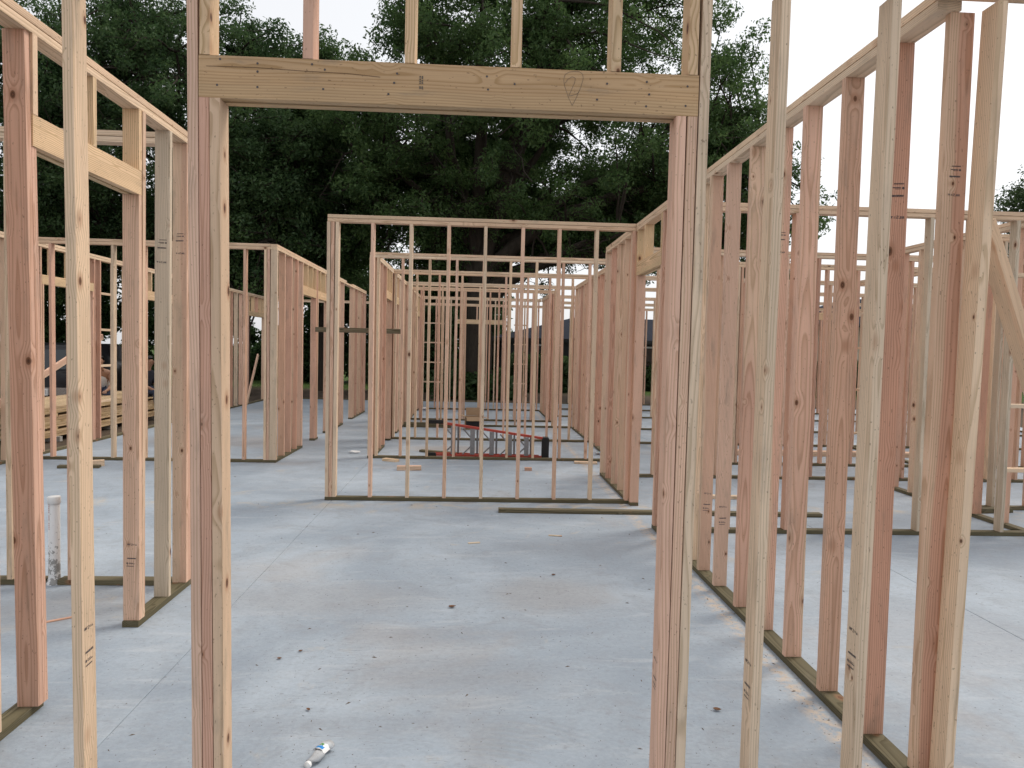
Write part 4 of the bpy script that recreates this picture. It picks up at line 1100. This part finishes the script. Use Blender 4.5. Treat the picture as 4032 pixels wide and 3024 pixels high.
    bm = bmesh.new(); bx(bm, hx-0.022, hx+0.022, hy-0.09, hy-0.08, hz-0.035, hz-0.028); obj('mouth', bm_mesh('mouth', bm), simple('lips', (0.22, 0.08, 0.06), 0.6), e)
    for sg, wi in ((1, 10), (-1, 14)):
        wv = Vector(V_[wi]); hv, he, hr = [tuple(wv+Vector((0, 0.02, 0)))], [], [0.026]
        hv.append(tuple(wv+Vector((0, -0.05, -0.01)))); he.append((0, 1)); hr.append((0.036, 0.018))
        for k in range(4):
            fx = (k-1.5)*0.018; ln = (0.062, 0.074, 0.070, 0.055)[k]; i = len(hv)
            hv += [tuple(wv+Vector((fx, -0.085, -0.012))), tuple(wv+Vector((fx*1.1, -0.085-ln*0.5, -0.024))), tuple(wv+Vector((fx*1.1, -0.085-ln*0.8, -0.05)))]
            he += [(1, i), (i, i+1), (i+1, i+2)]; hr += [0.010, 0.009, 0.007]
        i = len(hv); hv += [tuple(wv+Vector((-sg*0.034, -0.04, -0.012))), tuple(wv+Vector((-sg*0.05, -0.075, -0.025)))]; he += [(0, i), (i, i+1)]; hr += [0.012, 0.009]
        skin('hand', hv, he, hr, M_SKIN, 1, sub=1)
    return e
person('person in a dark navy shirt with black hair, sitting on the lumber stack in profile', (-7.42, 16.75, STACK_TOP-0.02), RAD(78), M_NAVY, True)
person('person in a white sleeveless shirt sitting bent over on the lumber stack', (-8.22, 16.6, STACK_TOP-0.02), RAD(20), M_TANK, False, 0.26)

# -- dark parked car seen from behind, beyond the stack
M_CARP = simple('black_car_paint', (0.008, 0.008, 0.010), 0.3, var=0.1, spec=0.25); M_CHROME = simple('chrome', (0.62, 0.62, 0.64), 0.15, 1.0, var=0.1)
M_LAMP = simple('red_lamp', (0.25, 0.01, 0.01), 0.25)
e = empty('parked_car', (-10.3, 18.0, -0.12), RAD(4)); tag(e, 'black car parked tail first behind the lumber stack', 'car')
bm = bmesh.new()
prof = [(0.0, 0.34), (0.03, 0.75), (0.10, 1.02), (0.42, 1.62), (0.75, 1.72), (2.5, 1.72), (3.3, 1.16), (4.4, 1.02), (4.62, 0.72), (4.62, 0.34)]
def sec(xw, inset):
    return [bm.verts.new((xw*(1 if z < 1.08 else 0.86), y, z)) for y, z in prof]
a_, b_ = sec(-0.92, 0), sec(0.92, 0)
for i in range(len(prof)-1): bm.faces.new((a_[i], a_[i+1], b_[i+1], b_[i]))
bm.faces.new((a_[-1], a_[0], b_[0], b_[-1])); bm.faces.new(list(reversed(a_))); bm.faces.new(b_)
bmesh.ops.recalc_face_normals(bm, faces=bm.faces)
bmesh.ops.bevel(bm, geom=bm.edges[:], offset=0.05, segments=2, affect='EDGES')
obj('body', bm_mesh('body', bm, True), M_CARP, e)
def cbox(name, a, mat, par=None):
    bm = bmesh.new(); bx(bm, *a); return obj(name, bm_mesh(name, bm), mat, par or e)
cbox('bumper', (-0.90, 0.90, -0.10, 0.02, 0.48, 0.66), M_CHROME)
bm = bmesh.new(); v = [bm.verts.new(p) for p in ((-0.70, 0.115, 1.09), (0.70, 0.115, 1.09), (0.62, 0.385, 1.56), (-0.62, 0.385, 1.56))]; bm.faces.new(v); obj('rear_window', bm_mesh('rear_window', bm), M_GLASS, e)
for sg in (-1, 1):
    cbox('tail_lamp', (sg*0.80-0.10, sg*0.80+0.10, -0.012, 0.05, 0.78, 1.0), M_LAMP)
pl_ = cbox('number_plate', (-0.16, 0.16, -0.125, -0.105, 0.47, 0.63), M_WHITE)
def seg7(ch):
    S = {'5': 'afgcd', '6': 'afgedc', '1': 'bc'}[ch]
    G = dict(a=(0.0, 0.04, 0.09, 0.10), d=(0.0, 0.04, 0.0, 0.01), g=(0.0, 0.04, 0.045, 0.055), f=(0, 0.01, 0.05, 0.10), b=(0.03, 0.04, 0.05, 0.10), e=(0, 0.01, 0, 0.05), c=(0.03, 0.04, 0, 0.05))
    return [G[k] for k in S]
bm = bmesh.new()
for i, ch in enumerate('561'):
    for x0, x1, z0, z1 in seg7(ch):
        v = [bm.verts.new((x-0.02+i*0.055, -0.127, z+0.50)) for x, z in ((x0, z0), (x1, z0), (x1, z1), (x0, z1))]; bm.faces.new(v)
tag(obj('plate_digits', bm_mesh('plate_digits', bm), M_INK, pl_), kind='stuff')
for sx_ in (-0.80, 0.80):
    for y in (0.85, 3.75):
        bm = bmesh.new(); bmesh.ops.create_cone(bm, segments=24, radius1=0.34, radius2=0.34, depth=0.22, cap_ends=True, matrix=Matrix.Translation((sx_, y, 0.34)) @ Matrix.Rotation(RAD(90), 4, 'Y'))
        wh = obj('wheel', bm_mesh('wheel', bm), M_RUB, e)
        bm = bmesh.new(); bmesh.ops.create_cone(bm, segments=20, radius1=0.20, radius2=0.18, depth=0.235, cap_ends=True, matrix=Matrix.Translation((sx_, y, 0.34)) @ Matrix.Rotation(RAD(90), 4, 'Y')); obj('rim', bm_mesh('rim', bm), M_CHROME, wh)

# -- dead leaves one can point at, and the fine litter nobody could count
M_LEAF = simple('dead_leaf', (0.16, 0.075, 0.035), 0.8, var=0.4, scale=60); M_LITTER = simple('litter', (0.13, 0.105, 0.085), 0.9, var=0.6, scale=3)
def dead_leaf(label, loc, rz, s):
    bm = bmesh.new(); n = 8; rows = []
    for i in range(n+1):
        t = i/n; w_ = 0.30*math.sin(math.pi*min(0.98, t+0.02))**0.8; c = 0.5*(t-0.5)**2*1.6
        rows.append([bm.verts.new(((t-0.5)*s, k*w_*s, 0.003+c*s*0.9+abs(k)*w_*s*0.7)) for k in (-1, 0, 1)])
    for i in range(n):
        for k in (0, 1): bm.faces.new((rows[i][k], rows[i+1][k], rows[i+1][k+1], rows[i][k+1]))
    o = obj('dead_leaf', bm_mesh('dead_leaf', bm, True), M_LEAF, None, loc, (0, 0, rz)); tag(o, label, 'leaf')
dead_leaf('largest curled brown leaf, alone near the middle of the floor', (-0.12, 4.72, 0.0), 0.3, 0.05)
dead_leaf('dark curled leaf on the slab left of centre', (-1.02, 3.92, 0.0), 0.1, 0.028)
dead_leaf('brown leaf between the dark curled leaf and the largest one', (-0.93, 4.02, 0.0), 0.5, 0.026)
dead_leaf('dark leaf lying just before the right post', (0.62, 5.42, 0.0), 0.2, 0.036)
dead_leaf('small curled leaf up ahead of the bottle', (-0.74, 3.36, 0.0), -0.8, 0.026)
dead_leaf('black leaf on the slab right of the doorway post', (1.18, 3.35, 0.0), -0.3, 0.04)
rng = np.random.default_rng(77); n = 2600
px = rng.uniform(-6.3, 9, n); py = 2.3+rng.uniform(0, 1, n)**1.7*17; 
k = int(n*0.42); px[:k] = rng.uniform(-2.0, 2.0, k); py[:k] = 2.5+rng.uniform(0, 1, k)**1.4*7
k2 = int(n*0.08); px[k:k+k2] = 1.66+rng.normal(0, 0.04, k2); py[k:k+k2] = rng.uniform(2.8, 6.9, k2)
sz = np.where(rng.random(n) < 0.12, rng.uniform(0.006, 0.018, n), rng.uniform(0.002, 0.005, n))
an = rng.uniform(0, math.pi, n); ca, sa = np.cos(an), np.sin(an); asp = np.where(sz > 0.0065, rng.uniform(0.10, 0.30, n), rng.uniform(0.3, 0.7, n))
P0 = np.stack([px, py, np.full(n, 0.0)], 1); ax_ = np.stack([ca*sz, sa*sz, np.zeros(n)], 1); ay_ = np.stack([-sa*sz*asp, ca*sz*asp, np.zeros(n)], 1)
hz = np.stack([np.zeros(n), np.zeros(n), sz*0.35+0.0005], 1)
vv = np.stack([P0-ax_, P0-ay_, P0+ax_, P0+ay_, P0+hz], 1).reshape(-1, 3)
b0 = np.arange(n)*5
ff_ = np.concatenate([np.stack([b0, b0+1, b0+4], 1), np.stack([b0+1, b0+2, b0+4], 1), np.stack([b0+2, b0+3, b0+4], 1), np.stack([b0+3, b0, b0+4], 1)])
tag(obj('floor_litter', np_mesh('floor_litter', vv, ff_), M_LITTER), 'fine leaf litter, splinters and crumbs strewn over the slab', 'litter', kind='stuff')
